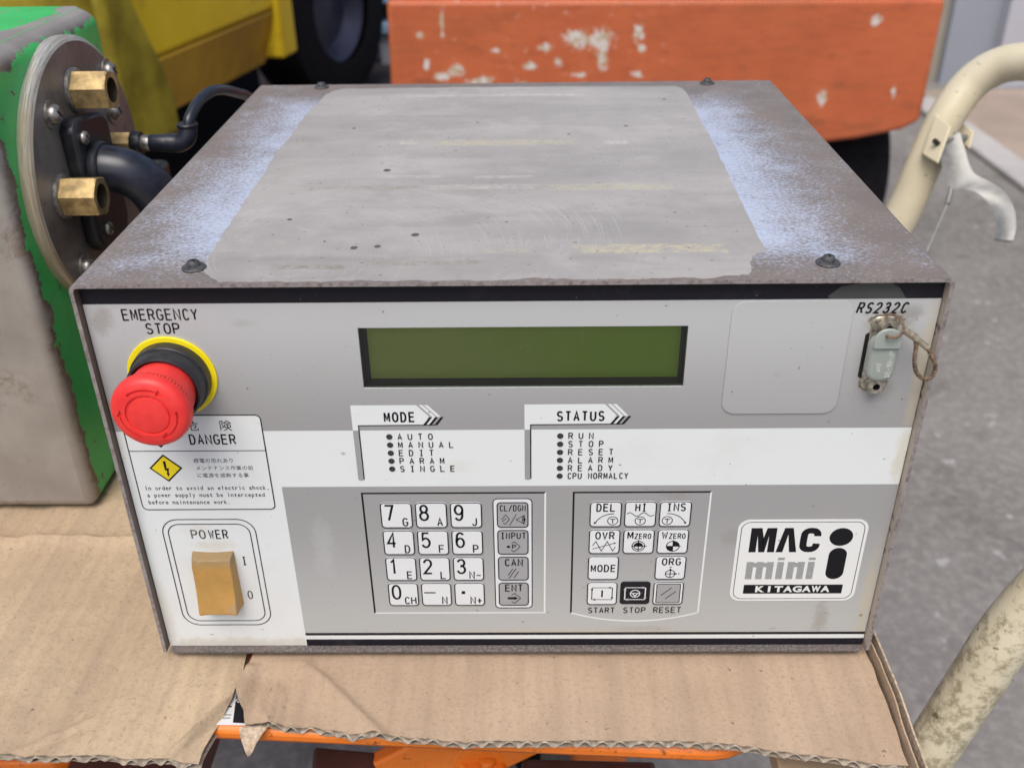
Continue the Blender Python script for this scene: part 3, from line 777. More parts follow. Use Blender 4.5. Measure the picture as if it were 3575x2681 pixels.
# mode and status headings
def heading(x, name, text, tx0, tx1, wid):
    p = PR()
    xr = x + wid
    p.poly([(x,133.6),(xr,133.6),(xr+5.2,127.9),(xr+2.4,124.2),(x+2.3,124.0),(x+2.3,121.5),(x,121.5)])
    for k in (1.0, 3.1):
        p.poly([(xr+k,133.6),(xr+k+1.55,133.6),(xr+k+6.75,127.9),(xr+k+5.2,127.9)])
    p.poly([(xr+4.9,127.9),(xr+8.6,127.9),(xr+5.0,124.2),(xr+2.6,124.2)])
    hd = p.build(name, 'print_white', unit, 2)
    q = PR(); q.line([(x+2.5,121.4),(x+2.5,123.9),(xr+2.4,124.05)], .42)
    q.line([(x+2.5,122),(x+2.5,97.0)], .45)
    for k in (0, 2.3, 4.6):
        q.poly([(xr+5.2+k,127.85),(xr+6.3+k,127.85),(xr+3.5+k,123.95),(xr+2.3+k,123.95)])
    q.line([(xr+2.4,124.05),(xr+7.2,124.05)], .35)
    stext(q, text, tx0, 125.4, tx1, 130.4, .62, .80)
    q.build('heading_lettering', 'ink_black', hd, 3)
    PR().poly([(x,121.5),(x+2.25,121.5),(x+2.25,96.8),(x+1.9,96.4),(x+.4,96.4),(x,97.0)]).build('grey_strip', 'ink_grey_strip', hd, 2)
heading(-65.0, 'mode_heading', 'MODE', -51.9, -39.1, 26.6)
heading(5.35, 'status_heading', 'STATUS', 18.4, 37.9, 32.4)
lamp0 = None
for x, names in ((-50.3, ('AUTO','MANUAL','EDIT','PARAM','SINGLE')), (20.0, ('RUN','STOP','RESET','ALARM','READY','CPU NORMALCY'))):
    p = PR()
    for i, nm in enumerate(names):
        z = 118.3 - 4.02*i
        if lamp0 is None:
            q = MB(); q.lathe([(.0013, 0), (.0013, .00012), (.0010, .0002)], (x/1000, YP - .0001, z/1000), (0, -1, 0), 20)
            lamp0 = q.build('indicator_lamp', 'lamp_dark', unit, loc=(x/1000, YP, z/1000), smooth=True, autos=30)
        else: dup(lamp0, (x/1000, YP, z/1000))
        if ' ' in nm: stext(p, nm, x+3.2, z-1.65, x+28.8, z+1.6, .36, .80)
        else: stext(p, nm, x+3.3, z-1.6, x+3.3+4.22*(len(nm)-1)+1.95, z+1.6, .36, 1.95/4.22)
    p.build('mode_lettering' if x < 0 else 'status_lettering', 'ink_black', panel, 2)
# ---- keypads
def keyframe(name, x0, x1, curved):
    p = PR()
    p.poly([(x0,90.0),(x1,90.0),(x1-.8,89.2),(x0+.8,89.2)]); p.poly([(x0,90.0),(x0+.8,89.2),(x0+.8,21.6),(x0,20.9)])
    fr = p.build(name, 'ink_black', unit, 2)
    q = PR(); q.poly([(x1,90.0),(x1,20.9),(x1-.8,21.6),(x1-.8,89.2)])
    if not curved: q.poly([(x0,20.9),(x0+.8,21.7),(x1-.8,21.7),(x1,20.9)])
    else:
        up = [(x0+.6+(x1-x0-1.2)*i/16, 21.4-5.0*(1-((i-8)/8)**2)) for i in range(17)]
        for i in range(16): q.poly([(up[i][0],up[i][1]-.85),(up[i+1][0],up[i+1][1]-.85),up[i+1],up[i]])
    q.build('light_edge', 'print_white', fr, 2)
    return fr
keyframe('number_keypad_frame', -64.6, 14.4, False)
keyframe('function_keypad_frame', 25.7, 84.8, True)
PR().rrect(-8.4, 24.3, 8.3, 86.5, 2.0).line(rr(-8.4, 24.3, 8.3, 86.5, 2.0), .4, True).build('key_surround', 'print_key_white', unit, 2)
PR().line(rr(-8.4, 24.3, 8.3, 86.5, 2.0), .42, True).build('surround_outline', 'ink_black', unit.children[-1] if False else panel, 3)
KEYM = {}
def key(x0, z1, style, draw, kw=13.6, kh=13.7):
    cx, cz = (x0 + kw/2)/1000, (z1 - kh/2)/1000
    mat = {'w': 'print_key_white', 'g': 'print_key_grey', 'b': 'print_black', 'r': 'print_key_white'}[style]
    if style not in KEYM:
        # slightly domed membrane key
        o2 = rr(-kw/2, -kh/2, kw/2, kh/2, 1.7); i2 = rr(-kw/2+.5, -kh/2+.5, kw/2-.5, kh/2-.5, 1.3)
        m = len(o2)
        vs = [(cx + a/1000, YP - .00016, cz + c_/1000) for a, c_ in o2] + [(cx + a/1000, YP - .00048, cz + c_/1000) for a, c_ in i2]
        fs = [(i, (i+1) % m, m + (i+1) % m, m + i) for i in range(m)] + [tuple(range(m, 2*m))]
        KEYM[style] = k = mesh('key', vs, fs, mat, unit, loc=(cx, YP, cz))
    else: k = dup(KEYM[style], (cx, YP, cz))
    p = PR(); X, Z = x0, z1 - kh
    p.line(rr(X + .2, Z + .2, X + kw - .2, Z + kh - .2, 1.6), .46, True)
    inkm = 'ink_black'
    if style == 'b': p = PR(); inkm = 'print_key_white'
    draw(p, X, Z)
    mesh('key_print', [(x/1000, YP - .00054, z/1000) for x, z in p.v], p.f, inkm, k)
    return k
def num(big, small):
    def d(p, X, Z):
        if big == '-': p.line([(X+1.2, Z+7.9),(X+6.4, Z+7.9)], .7)
        elif big == '.': p.rect(X+3.2, Z+7.1, X+4.8, Z+8.8)
        else: stext(p, big, X+1.5, Z+3.8, X+(5.85 if big != '1' else 5.2), Z+12.7, .78, 1.0)
        n = len(small)
        if n == 1: stext(p, small, X+9.1, Z+.95, X+11.7, Z+5.6, .5, 1.0)
        else: stext(p, small, X+7.0, Z+.95, X+12.5, Z+5.5, .48, .85)
    return d
NUMS = [['7G','8A','9J'],['4D','5F','6P'],['1E','2L','3N-'],['0CH','-N','.N+']]
for j in range(4):
    for i in range(3):
        s_ = NUMS[j][i]
        key(-57.0 + 15.05*i, 84.8 - 15.03*j, 'w', num(s_[0], s_[1:]))
def word(s, x0, z0, x1, z1, w=.46, gw=.82, then=None):
    def d(p, X, Z):
        stext(p, s, X+x0, Z+z0, X+x1, Z+z1, w, gw)
        if then: then(p, X, Z)
    return d
def sym_cl(p, X, Z):
    w = .32
    p.line([(X+3.0,Z+6.2),(X+3.9,Z+7.0),(X+5.4,Z+4.5),(X+3.6,Z+1.9),(X+2.7,Z+2.7)], w)
    p.line([(X+1.9,Z+4.6),(X+3.3,Z+5.9)], w); p.line([(X+2.2,Z+3.4),(X+4.0,Z+5.0)], w)
    p.line([(X+5.4,Z+1.2),(X+8.4,Z+7.3)], w)
    p.line([(X+12.1,Z+6.8),(X+8.3,Z+4.4),(X+12.1,Z+1.9)], w)
    p.line(arc(X+10.3,Z+4.4,1.9,2.6,60,-60,8), w); p.disc(X+11.7, Z+4.4, .35, .9); p.line(arc(X+12.6,Z+4.4,1.6,2.4,130,230,6), w)
def sym_in(p, X, Z):
    p.line([(X+6.2,Z+6.3),(X+7.4,Z+7.3),(X+9.9,Z+4.4),(X+7.2,Z+1.5),(X+5.9,Z+2.6)], .34)
    stext(p, 'P', X+6.3, Z+3.1, X+8.1, Z+5.7, .36, 1.0)
    p.rect(X+4.0, Z+3.9, X+4.8, Z+4.9); p.poly([(X+4.8,Z+3.4),(X+5.7,Z+4.4),(X+4.8,Z+5.4)])
def sym_can(p, X, Z):
    for a in ((4.4,3.0,6.6,6.9),(4.8,1.3,8.0,6.9),(7.0,1.5,9.2,5.3)): p.line([(X+a[0],Z+a[1]),(X+a[2],Z+a[3])], .36)
def sym_ent(p, X, Z):
    p.line([(X+5.8,Z+6.3),(X+7.2,Z+7.4),(X+9.9,Z+4.5),(X+7.2,Z+1.4),(X+5.8,Z+2.5)], .36)
    p.rect(X+4.0, Z+3.8, X+7.0, Z+5.1); p.poly([(X+7.0,Z+3.3),(X+8.8,Z+4.45),(X+7.0,Z+5.6)])
for j, d in enumerate((word('CL/DGN',1.2,8.9,12.5,12.3,.34,.84,sym_cl), word('INPUT',1.4,8.7,12.6,12.4,.40,.82,sym_in), word('CAN',2.9,8.3,11.1,12.6,.48,.82,sym_can), word('ENT',2.9,8.4,11.0,12.8,.48,.82,sym_ent))):
    key(-6.85, 84.8 - 15.03*j, 'g', d)
BX = lambda i: 33.2 + 14.95*i
BZ = lambda j: 84.95 - 15.0*j
def circT(p, X, Z): p.ring(X, Z, 2.2, .38); p.line([(X-1.2,Z+.85),(X+1.2,Z+.85)], .42); p.line([(X,Z+.85),(X,Z-1.4)], .42)
def s_del(p, X, Z):
    p.line(arc(X+10.2,Z-1.0,8.4,8.2,88,155,9), .40); p.arrow(X+2.55, Z+2.6, 235, 1.4, 1.2); circT(p, X+10.0, Z+3.4)
def s_hi(p, X, Z):
    p.line([(X+.9+11.8*i/24, Z+6.8+.95*math.cos(2*math.pi*(i/24*1.95-.22))) for i in range(25)], .36); circT(p, X+6.9, Z+3.3)
def s_ins(p, X, Z):
    p.line(arc(X+3.6,Z-1.0,8.4,8.2,92,25,9), .40); p.arrow(X+11.15, Z+2.6, 305, 1.4, 1.2); circT(p, X+3.6, Z+3.4)
def s_ovr(p, X, Z):
    p.line([(X+1.7,Z+4.6),(X+3.1,Z+7.0),(X+5.6,Z+1.6),(X+8.1,Z+7.0),(X+10.6,Z+1.6),(X+11.7,Z+4.0)], .34)
    p.line([(X+1.7,Z+2.8),(X+11.2,Z+6.0)], .32); p.arrow(X+11.0, Z+5.9, 18, 1.2, .9)
def s_mz(p, X, Z):
    cx, cz = X+6.8, Z+4.3; p.ring(cx,cz,2.75,.40); p.ring(cx,cz,1.85,.40)
    p.poly([(cx,cz)]+arc(cx,cz,1.85,1.85,90,180,6)); p.poly([(cx,cz)]+arc(cx,cz,1.85,1.85,0,90,6))
    p.line([(cx-3.0,cz),(cx+3.7,cz)], .42); p.line([(cx,cz-2.8),(cx,cz+3.6)], .42)
def s_wz(p, X, Z):
    cx, cz = X+7.0, Z+4.2; p.ring(cx,cz,2.8,.40)
    p.poly([(cx,cz)]+arc(cx,cz,2.8,2.8,0,90,7)); p.poly([(cx,cz)]+arc(cx,cz,2.8,2.8,180,270,7))
    p.line([(cx-2.8,cz),(cx+3.6,cz)], .36); p.line([(cx,cz-2.8),(cx,cz+3.5)], .36)
def s_org(p, X, Z):
    cx, cz = X+6.9, Z+3.4; p.ring(cx,cz,2.1,.42); p.line([(cx-2.1,cz),(cx+2.6,cz)], .42); p.line([(cx,cz-2.1),(cx,cz+2.6)], .42)
    p.arrow(cx+2.3,cz,0,1.0,.9); p.arrow(cx,cz+2.3,90,1.0,.9); p.line([(cx-.6,cz+3.85),(cx+.6,cz+3.85)], .35); p.line([(cx+3.9,cz-.5),(cx+3.9,cz+.5)], .35)
def cyc(p, X, Z, w):
    x0, x1, z0, z1 = X+2.2, X+11.4, Z+3.2, Z+10.3
    p.line([(x0,z1),(x1-1,z1)], w); p.arrow(x1-1.4,z1,0,1.4,1.2); p.line([(x1,z1),(x1,z0+1)], w*1.3); p.arrow(x1,z0+1.4,270,1.4,1.3)
    p.line([(x1,z0),(x0+1,z0)], w); p.arrow(x0+1.6,z0,180,1.6,1.2); p.line([(x0,z0),(x0,z1-1)], w*1.3); p.arrow(x0,z1-1.4,90,1.4,1.3)
def s_start(p, X, Z): cyc(p, X, Z, .34); p.line([(X+6.8,Z+4.7),(X+6.8,Z+8.8)], .75)
def s_stop(p, X, Z):
    cyc(p, X, Z, .40); p.ring(X+6.8,Z+6.7,2.1,.45); p.line([(X+5.6,Z+6.9),(X+6.8,Z+5.2),(X+8.0,Z+6.9)], .5); p.line([(X+5.0,Z+7.0),(X+8.6,Z+7.0)], .4)
def s_reset(p, X, Z):
    p.line(rr(X+1.5,Z+1.2,X+12.1,Z+12.4,.5), .4, True)
    p.line([(X+3.6,Z+5.6),(X+8.2,Z+10.2)], .38); p.line([(X+5.6,Z+3.5),(X+10.2,Z+8.0)], .38)
def zero(first):
    def d(p, X, Z):
        stext(p, first, X+1.7, Z+8.3, X+4.5, Z+12.5, .55, 1.0); stext(p, 'ZERO', X+4.9, Z+8.3, X+12.2, Z+11.4, .36, .84)
        (s_mz if first == 'M' else s_wz)(p, X, Z)
    return d
key(BX(0), BZ(0), 'w', word('DEL',2.7,8.3,11.0,12.7,.50,.82,s_del)); key(BX(1), BZ(0), 'w', word('HI',4.4,8.3,9.4,12.7,.50,.82,s_hi)); key(BX(2), BZ(0), 'w', word('INS',2.9,8.4,11.2,12.8,.50,.82,s_ins))
key(BX(0), BZ(1), 'w', word('OVR',2.7,8.1,11.2,12.4,.50,.82,s_ovr)); key(BX(1), BZ(1), 'w', zero('M')); key(BX(2), BZ(1), 'w', zero('W'))
key(BX(0), BZ(2), 'w', word('MODE',1.2,4.5,12.5,8.8,.50,.82)); key(BX(2), BZ(2), 'w', word('ORG',2.8,8.2,11.3,12.5,.50,.82,s_org))
key(BX(0), BZ(3), 'w', s_start); key(BX(1), BZ(3), 'b', s_stop); rk = key(BX(2), BZ(3), 'r', s_reset)
X, Z = BX(2), BZ(3) - 13.7
mesh('key_panel', [(x/1000, YP - .00051, z/1000) for x, z in ((X+1.5,Z+1.2),(X+12.1,Z+1.2),(X+12.1,Z+12.4),(X+1.5,Z+12.4))], [(0,1,2,3)], 'print_key_grey', rk)
p = PR(); stext(p, 'START', 33.9, 20.9, 46.2, 24.4, .38, .80); stext(p, 'STOP', 50.0, 20.9, 60.3, 24.5, .38, .80); stext(p, 'RESET', 63.8, 20.9, 76.6, 24.5, .38, .80)
p.build('key_lettering', 'ink_black', panel, 3)
# ---- danger notice
dl = PR().rrect(-159.4, 81.5, -102.2, 129.3, 2.2).build('danger_notice', 'print_white', unit, 2)
p = PR().line(rr(-159.4, 81.5, -102.2, 129.3, 2.2), .45, True).line([(-159.3,111.9),(-102.3,111.9)], .35)
p.poly([(-145.5,127.3),(-138.6,120.5),(-145.5,113.6),(-152.4,120.5)])
stext(p, 'DANGER', -133.1, 115.0, -113.8, 120.1, .52, .82)
ftext(p, '危', -133.4, 122.3, -128.0, 5.4); ftext(p, '険', -119.6, 122.3, -114.2, 5.4)
p.poly([(-145.5,110.3),(-138.5,103.3),(-145.5,96.3),(-152.5,103.3)])
p.build('notice_lettering', 'ink_black', dl, 3)
p = PR()
ftext(p, '感電の恐れあり', -133.3, 106.05, -116.2, 2.45, fit=True)
ftext(p, 'メンテナンス作業の前', -133.1, 102.3, -108.6, 2.45, fit=True)
ftext(p, 'に電源を遮断する事', -133.2, 98.55, -111.0, 2.45, fit=True)
ftext(p, 'In order to avoid an electric shock,', -156.7, 91.95, -103.2, 3.05, mono=.74, bold=.012)
ftext(p, 'a power supply must be intercepted', -156.4, 88.25, -105.6, 3.05, mono=.74, bold=.012)
ftext(p, 'before maintenance work.', -156.6, 84.45, -121.0, 3.05, mono=.74, bold=.012)
p.build('small_lettering', 'ink_dark_grey', dl, 3)
PR().poly([(-145.5,109.3),(-139.5,103.3),(-145.5,97.3),(-151.5,103.3)]).build('warning_diamond', 'ink_yellow', dl, 4)
PR().poly([(-146.15,106.9),(-145.0,106.9),(-145.15,103.2),(-144.2,103.5),(-144.75,100.6),(-144.3,100.7),(-145.2,98.9),(-145.7,100.9),(-145.25,100.9),(-145.35,102.4),(-146.0,102.1)]).build('lightning_bolt', 'ink_black', dl, 5)
# ---- power switch
p = PR().line(rr(-153.5, 14.2, -112.6, 76.0, 7.6, 8), .42, True).line(rr(-151.1, 16.8, -115.1, 73.4, 5.4, 8), .42, True)
stext(p, 'WER', -133.6, 65.2, -125.0, 70.3, .46, .80); stext(p, 'I', -121.15, 50.2, -119.0, 55.1, .42, 1.0); stext(p, 'O', -121.5, 30.2, -119.2, 35.1, .36, 1.0)
pw = p.build('power_switch_border', 'ink_black', unit, 2)
p = PR(); stext(p, 'PO', -141.3, 65.2, -134.9, 70.3, .46, .80); p.build('worn_lettering', 'ink_faint', pw, 2)
prof = [(.0040,.0583),(.0012,.0578),(-.0008,.0566),(-.0018,.0548),(-.0022,.0528),(-.0022,.0500),(-.0025,.0450),(-.0032,.0395),(-.0042,.0345),(-.0053,.0300),(-.0055,.0288),(-.0050,.0283),(.0040,.0268)]
b = MB(); n = len(prof)
NX = 8; xs = [-.1418 + .0172*i/NX for i in range(NX+1)]
for i, x in enumerate(xs):
    u = (i/NX)*2 - 1; dish = .0005*(1-u*u)
    for k, (y, z) in enumerate(prof):
        fl = 1.0 if 3 <= k <= 10 else 0
        ex = 0
        b.v.append((x + (-.0006 if i == 0 else .0006 if i == NX else 0)*(1 if k in (0, n-1) else 0), y + dish*fl*1.2, z + (dish*.8 if k in (9,10,11) else 0) - (dish*1.4 if k in (0,1) else 0)))
for i in range(NX):
    for k in range(n-1): b.f.append((i*n+k, (i+1)*n+k, (i+1)*n+k+1, i*n+k+1))
b.f += [tuple(range(n)), tuple(range(NX*n, NX*n+n))]; b.mi = [0]*len(b.f)
o = b.build('power_rocker', 'rocker_plastic', unit, smooth=True, autos=30, label='yellowed rocker switch cover')
bv = o.modifiers.new('bevel', 'BEVEL'); bv.width = .0005; bv.segments = 3; bv.limit_method = 'ANGLE'; bv.angle_limit = R(50)
# ---- emergency stop
EC = (-.1342, YP, .1478)
b = MB()
b.lathe([(.0125, -.0003), (.0145, .0018), (.0150, .0024), (.0150, .0032), (.0146, .0042)], EC, (0, 1, 0), 4) if False else None
NK = 66*3
def knurl(i, j): return 1.0 if i not in (3, 4) else (0.958 if j % 3 == 0 else 1.0)
prof = [(.0122,.010),(.0128,.0160),(.0130,.0215),(.0143,.0222),(.0149,.0236),(.0150,.0258),(.0148,.0272),(.0142,.0285),(.0130,.0293),(.0112,.0297),(.0087,.0299),(.0085,.0292),(.0077,.0292),(.0075,.0298),(.0050,.0301),(.0002,.0302)]
b.lathe(prof, EC, (0, -1, 0), NK, knurl)
red = b.build('emergency_stop_button', 'red_plastic', unit, smooth=True, autos=38, loc=EC, label='red mushroom emergency stop button')
cut = []
for a0 in (128, 8, 248):
    q = MB(); r_ = .01065
    path = [(r_, a0 - 66*i/12) for i in range(13)]
    inner = [((r_-.0004)*math.cos(R(a)), (r_-.0004)*math.sin(R(a))) for _, a in path]; outer = [((r_+.0004)*math.cos(R(a)), (r_+.0004)*math.sin(R(a))) for _, a in path]
    pts = inner + outer[::-1]
    q.prism([(EC[0]+x, EC[1]-.0289, EC[2]+z) for x, z in pts], (0, -.003, 0)); c1 = q.build('cutter', 'red_plastic')
    ae = a0 - 64; tip = ae - 17
    tri = [((r_-.0015)*math.cos(R(ae)), (r_-.0015)*math.sin(R(ae))), ((r_+.0015)*math.cos(R(ae)), (r_+.0015)*math.sin(R(ae))), (r_*math.cos(R(tip)), r_*math.sin(R(tip)))]
    q = MB(); q.prism([(EC[0]+x, EC[1]-.0288, EC[2]+z) for x, z in tri], (0, -.003, 0)); c2 = q.build('cutter', 'red_plastic')
    cut += [c1, c2]
boolean_cut(red, cut)
red.data.set_sharp_from_angle(angle=R(38))
b = MB(); b.lathe([(.0120,.0002),(.0177,.0002),(.0177,.0009),(.0174,.0011),(.0150,.0011)], EC, (0, -1, 0), 72)
b.build('yellow_ring', 'yellow_ring', red, smooth=True, autos=30)
b = MB(); b.lathe([(.0156,.0010),(.0155,.0055),(.0152,.0059),(.0148,.0060),(.0146,.0115),(.0142,.0124),(.0136,.0126),(.0131,.0122),(.0130,.009)], EC, (0, -1, 0), 72)
b.build('collar', 'black_collar', red, smooth=True, autos=30)
# ---- stickers
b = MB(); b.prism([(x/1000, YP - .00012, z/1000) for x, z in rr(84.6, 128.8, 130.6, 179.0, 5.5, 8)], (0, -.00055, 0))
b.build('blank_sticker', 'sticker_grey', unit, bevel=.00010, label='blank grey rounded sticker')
b = MB(); b.prism([(x/1000, YP - .00012, z/1000) for x, z in rr(97.8, 28.2, 154.1, 74.6, 5.0, 8)], (0, -.00022, 0))
st = b.build('nameplate_sticker', 'sticker_white', unit)
p = PR().line(rr(99.3, 29.6, 152.6, 73.4, 4.0, 7), .32, True)
def fan(p, pts): p.poly(pts)
p.poly([(103.6,56.7),(103.6,70.2),(106.7,70.2),(106.7,56.7)]); p.poly([(111.7,56.7),(111.7,70.2),(114.8,70.2),(114.8,56.7)])
p.poly([(106.7,70.2),(108.3,70.2),(109.7,63.6),(109.2,56.7),(107.9,56.7),(106.7,66.0)]); p.poly([(111.7,70.2),(110.5,70.2),(109.2,63.6),(109.2,56.7),(110.5,56.7),(111.7,66.0)])
p.poly([(115.5,56.7),(118.1,70.2),(119.95,70.2),(119.95,66.6),(118.5,56.7)]); p.poly([(124.6,56.7),(121.8,70.2),(119.95,70.2),(119.95,66.6),(121.4,56.7)])
p.line([(132.75,65.6),(132.75,66.0)]+arc(130.3,66.2,2.45,2.45,15,90,4)+arc(129.4,66.2,2.45,2.45,90,165,4)+[(126.95,63.5)]+arc(129.4,60.7,2.45,2.45,195,270,4)+arc(130.3,60.7,2.45,2.45,270,345,4)+[(132.75,61.5)], 3.1)
p.disc(143.1, 65.1, 5.1, 4.95, 40); p.rrect(139.15, 41.1, 147.1, 59.0, 3.95, 8)
p.rect(103.7, 32.6, 148.1, 37.9)
p.build('nameplate_print', 'ink_black', st, 4.6)
p = PR()
stems = [(103.6,106.6),(108.1,111.1),(112.6,115.6),(117.1,120.1),(121.8,124.8),(126.3,129.3),(130.7,133.7)]
k = 0
while True:
    z = 41.25 + .5*k; k += 1
    if z > 53.7: break
    if z > 51.0 and z < 52.0: continue
    for i, (a, c_) in enumerate(stems):
        if z >= 52.0 and i not in (3, 6): continue
        p.rect(a, z, c_, z + .29)
    if 48.2 < z < 50.6: p.rect(106.6, z, 108.1, z+.29); p.rect(111.1, z, 112.6, z+.29); p.rect(124.8, z, 126.3, z+.29)
p.build('striped_lettering', 'ink_mini', st, 4.6)
p = PR(); ftext(p, 'KITAGAWA', 109.0, 33.75, 142.6, 4.7, mono=.97, bold=.045); p.build('maker_lettering', 'sticker_white', st, 5.4)
# ---- serial port
PC = (.1452, .1545)
b = MB(); b.prism([(x/1000, YP - .0003, z/1000) for x, z in rr(138.3, 140.0, 148.6, 172.2, 3.0, 5)], (0, -.0007, 0))
port = b.build('serial_port', 'dirty_nickel', unit, bevel=.0003, label='serial port with a rubber cap on a cord')
PR().poly(rr(136.9, 145.0, 149.8, 165.0, 1.2, 4)).build('port_opening', 'socket_black', port, 3)
gp_ = []
for i in range(60):
    a = 2*math.pi*i/60; w_ = 1 + .22*mnoise.noise(Vector((math.cos(a)*3, math.sin(a)*3, 1)))
    gp_.append((145.4 + 7.2*math.cos(a)*w_, 155.0 + 17.2*math.sin(a)*w_))
for (cx, cz, sx, sz, sd_) in ((143.8, 170.2, 6.8, 3.0, 1), (143.3, 142.5, 5.8, 3.6, 5)):
    gg = PR(); gg.poly([(cx + sx*math.cos(2*math.pi*i/40)*(1+.25*mnoise.noise(Vector((i*.6, sd_, 0)))), cz + sz*math.sin(2*math.pi*i/40)*(1+.25*mnoise.noise(Vector((i*.6, sd_+3, 0))))) for i in range(40)])
    gg.build('grime_ring', 'grime', port, 2)
def hexnut(c, axis, rad, h, hole, name, mat, parent, mats=None, n=24, bore=.7):
    a = Vector(axis).normalized(); u = a.orthogonal().normalized(); w = a.cross(u); c = Vector(c); b = MB()
    def hexr(th): return rad * math.cos(math.pi/6) / math.cos(((th) % (math.pi/3)) - math.pi/6)
    rows = []
    for (rf, hh) in (('o', 0), ('o', h*.96), ('c', h), ('h', h), ('h', h*(1-bore))):
        row = []
        for j in range(n):
            th = 2*math.pi*j/n
            r_ = hexr(th) if rf == 'o' else (min(hexr(th), rad*.93) if rf == 'c' else hole)
            row.append(c + a*hh + (u*math.cos(th) + w*math.sin(th))*r_)
        rows.append(row)
    b.v = [tuple(v) for r_ in rows for v in r_]
    for i in range(len(rows)-1):
        for j in range(n): b.f.append((i*n+j, i*n+(j+1) % n, (i+1)*n+(j+1) % n, (i+1)*n+j)); b.mi.append(1 if (i == 3 and mats) else 0)
    b.f.append(tuple(range((len(rows)-1)*n, len(rows)*n))); b.mi.append(1 if mats else 0)
    return b.build(name, mats or mat, parent, smooth=True, autos=25)
nut0 = hexnut((.1437, YP - .0010, .1690), (0, -1, 0), .0034, .0042, .0014, 'hex_nut', None, port, ['dirty_nickel', 'socket_black'])
nut1 = dup(nut0); nut1.location = Vector((-.0006, 0, -.0254))
# dust cap: D shaped translucent boot with tab
def capring(inset, y):
    return [(x/1000, y, z/1000) for x, z in rr(137.2+inset, 147.4+inset, 148.0-inset, 166.4-inset, 4.6-inset, 7)]
rows = [capring(2.2, YP-.0008), capring(2.2, YP-.0032), capring(.1, YP-.0034), capring(0, YP-.0064), capring(.25, YP-.0072), capring(.9, YP-.0079), capring(1.9, YP-.0081)]
b = MB(); n = len(rows[0]); b.v = [v for r_ in rows for v in r_]
for i in range(len(rows)-1):
    for j in range(n): b.f.append((i*n+j, i*n+(j+1) % n, (i+1)*n+(j+1) % n, (i+1)*n+j))
b.f.append(tuple(range((len(rows)-1)*n, len(rows)*n))); b.mi = [0]*len(b.f)
cap = b.build('dust_cap', 'cap_plastic', unit, smooth=True, autos=50, label='translucent white plastic dust cap')
tab_o = [(137.4,162.6)] + arc(142.6, 166.2, 5.2, 4.6, 180, 0, 14) + [(147.8,162.6)]
b = MB(); b.prism([(x/1000, YP - .0081 + .00018*(z-162.6)*.4, z/1000) for x, z in tab_o], (0, -.0012, 0))
tab = b.build('tab', 'cap_plastic', cap, bevel=.0004)
p = PR(); 
def vtext(s, x, z0, z1, h, w):
    q = PR(); stext(q, s, 0, 0, z1 - z0, h, w, .78); o_ = PR()
    o_.v = [(x - v, z0 + u) for u, v in q.v]; o_.f = q.f; return o_
for s_, x, z0, z1 in (('JAE', 142.0, 152.0, 156.2), ('DE-60-JP', 146.0, 149.8, 161.2)):
    q = vtext(s_, x, z0, z1, 1.9, .22)
    mesh('relief_lettering', [(u/1000, YP - .00815, v/1000) for u, v in q.v], q.f, 'cap_relief', cap)
# cord: two-strand twisted loop through the tab
def rope(path, r, pitch, name, parent, mat='cord', strands=3):
    P = smoothpath(path, 14); b = MB(); s_ = 0; L = [0]
    for i in range(1, len(P)): s_ += (P[i]-P[i-1]).length; L.append(s_)
    T = [(P[min(i+1, len(P)-1)]-P[max(i-1, 0)]).normalized() for i in range(len(P))]
    u = T[0].orthogonal().normalized(); U = []
    for t_ in T:
        u = (u - t_*u.dot(t_)).normalized(); U.append(u)
    for k in range(strands):
        pts = []
        for i in range(len(P)):
            a = 2*math.pi*(L[i]/pitch + k/strands); w = T[i].cross(U[i]); pts.append(P[i] + (U[i]*math.cos(a) + w*math.sin(a))*r*.52)
        b.tube(pts, r*.56, 7)
    return b.build(name, mat, parent, smooth=True)
yy = lambda d: YP - d
rope([(.1420, yy(.0060), .1680), (.1416, yy(.0106), .1686), (.1440, yy(.0110), .1686), (.1465, yy(.0100), .1698), (.1478, yy(.0088), .1706)], .00058, .0032, 'cord', cap)
rope([(.1420, yy(.0024), .1738), (.1450, yy(.0036), .1742), (.1472, yy(.0060), .1728), (.1480, yy(.0085), .1706)], .00052, .0032, 'cord', cap)
rope([(.1528, yy(.0080), .1665), (.1536, yy(.0085), .1630), (.1540, yy(.0088), .1575), (.1556, yy(.0090), .1525), (.1590, yy(.0092), .1496), (.1622, yy(.0090), .1510), (.1626, yy(.0086), .1548), (.1602, yy(.0084), .1592), (.1578, yy(.0080), .1630)], .00085, .0042, 'cord', cap)
b = MB(); b.tube([(.1474, yy(.0084), .1706), (.1525, yy(.0084), .1672), (.1540, yy(.0084), .1658)], [.0014, .0015, .0012], 12); b.tube([(.1540, yy(.0083), .1660), (.1565, yy(.0083), .1638), (.1580, yy(.0083), .1628)], [.0011, .0012, .0014], 12)
b.build('cord_sleeve', 'cord_sleeve', cap, smooth=True, autos=40)

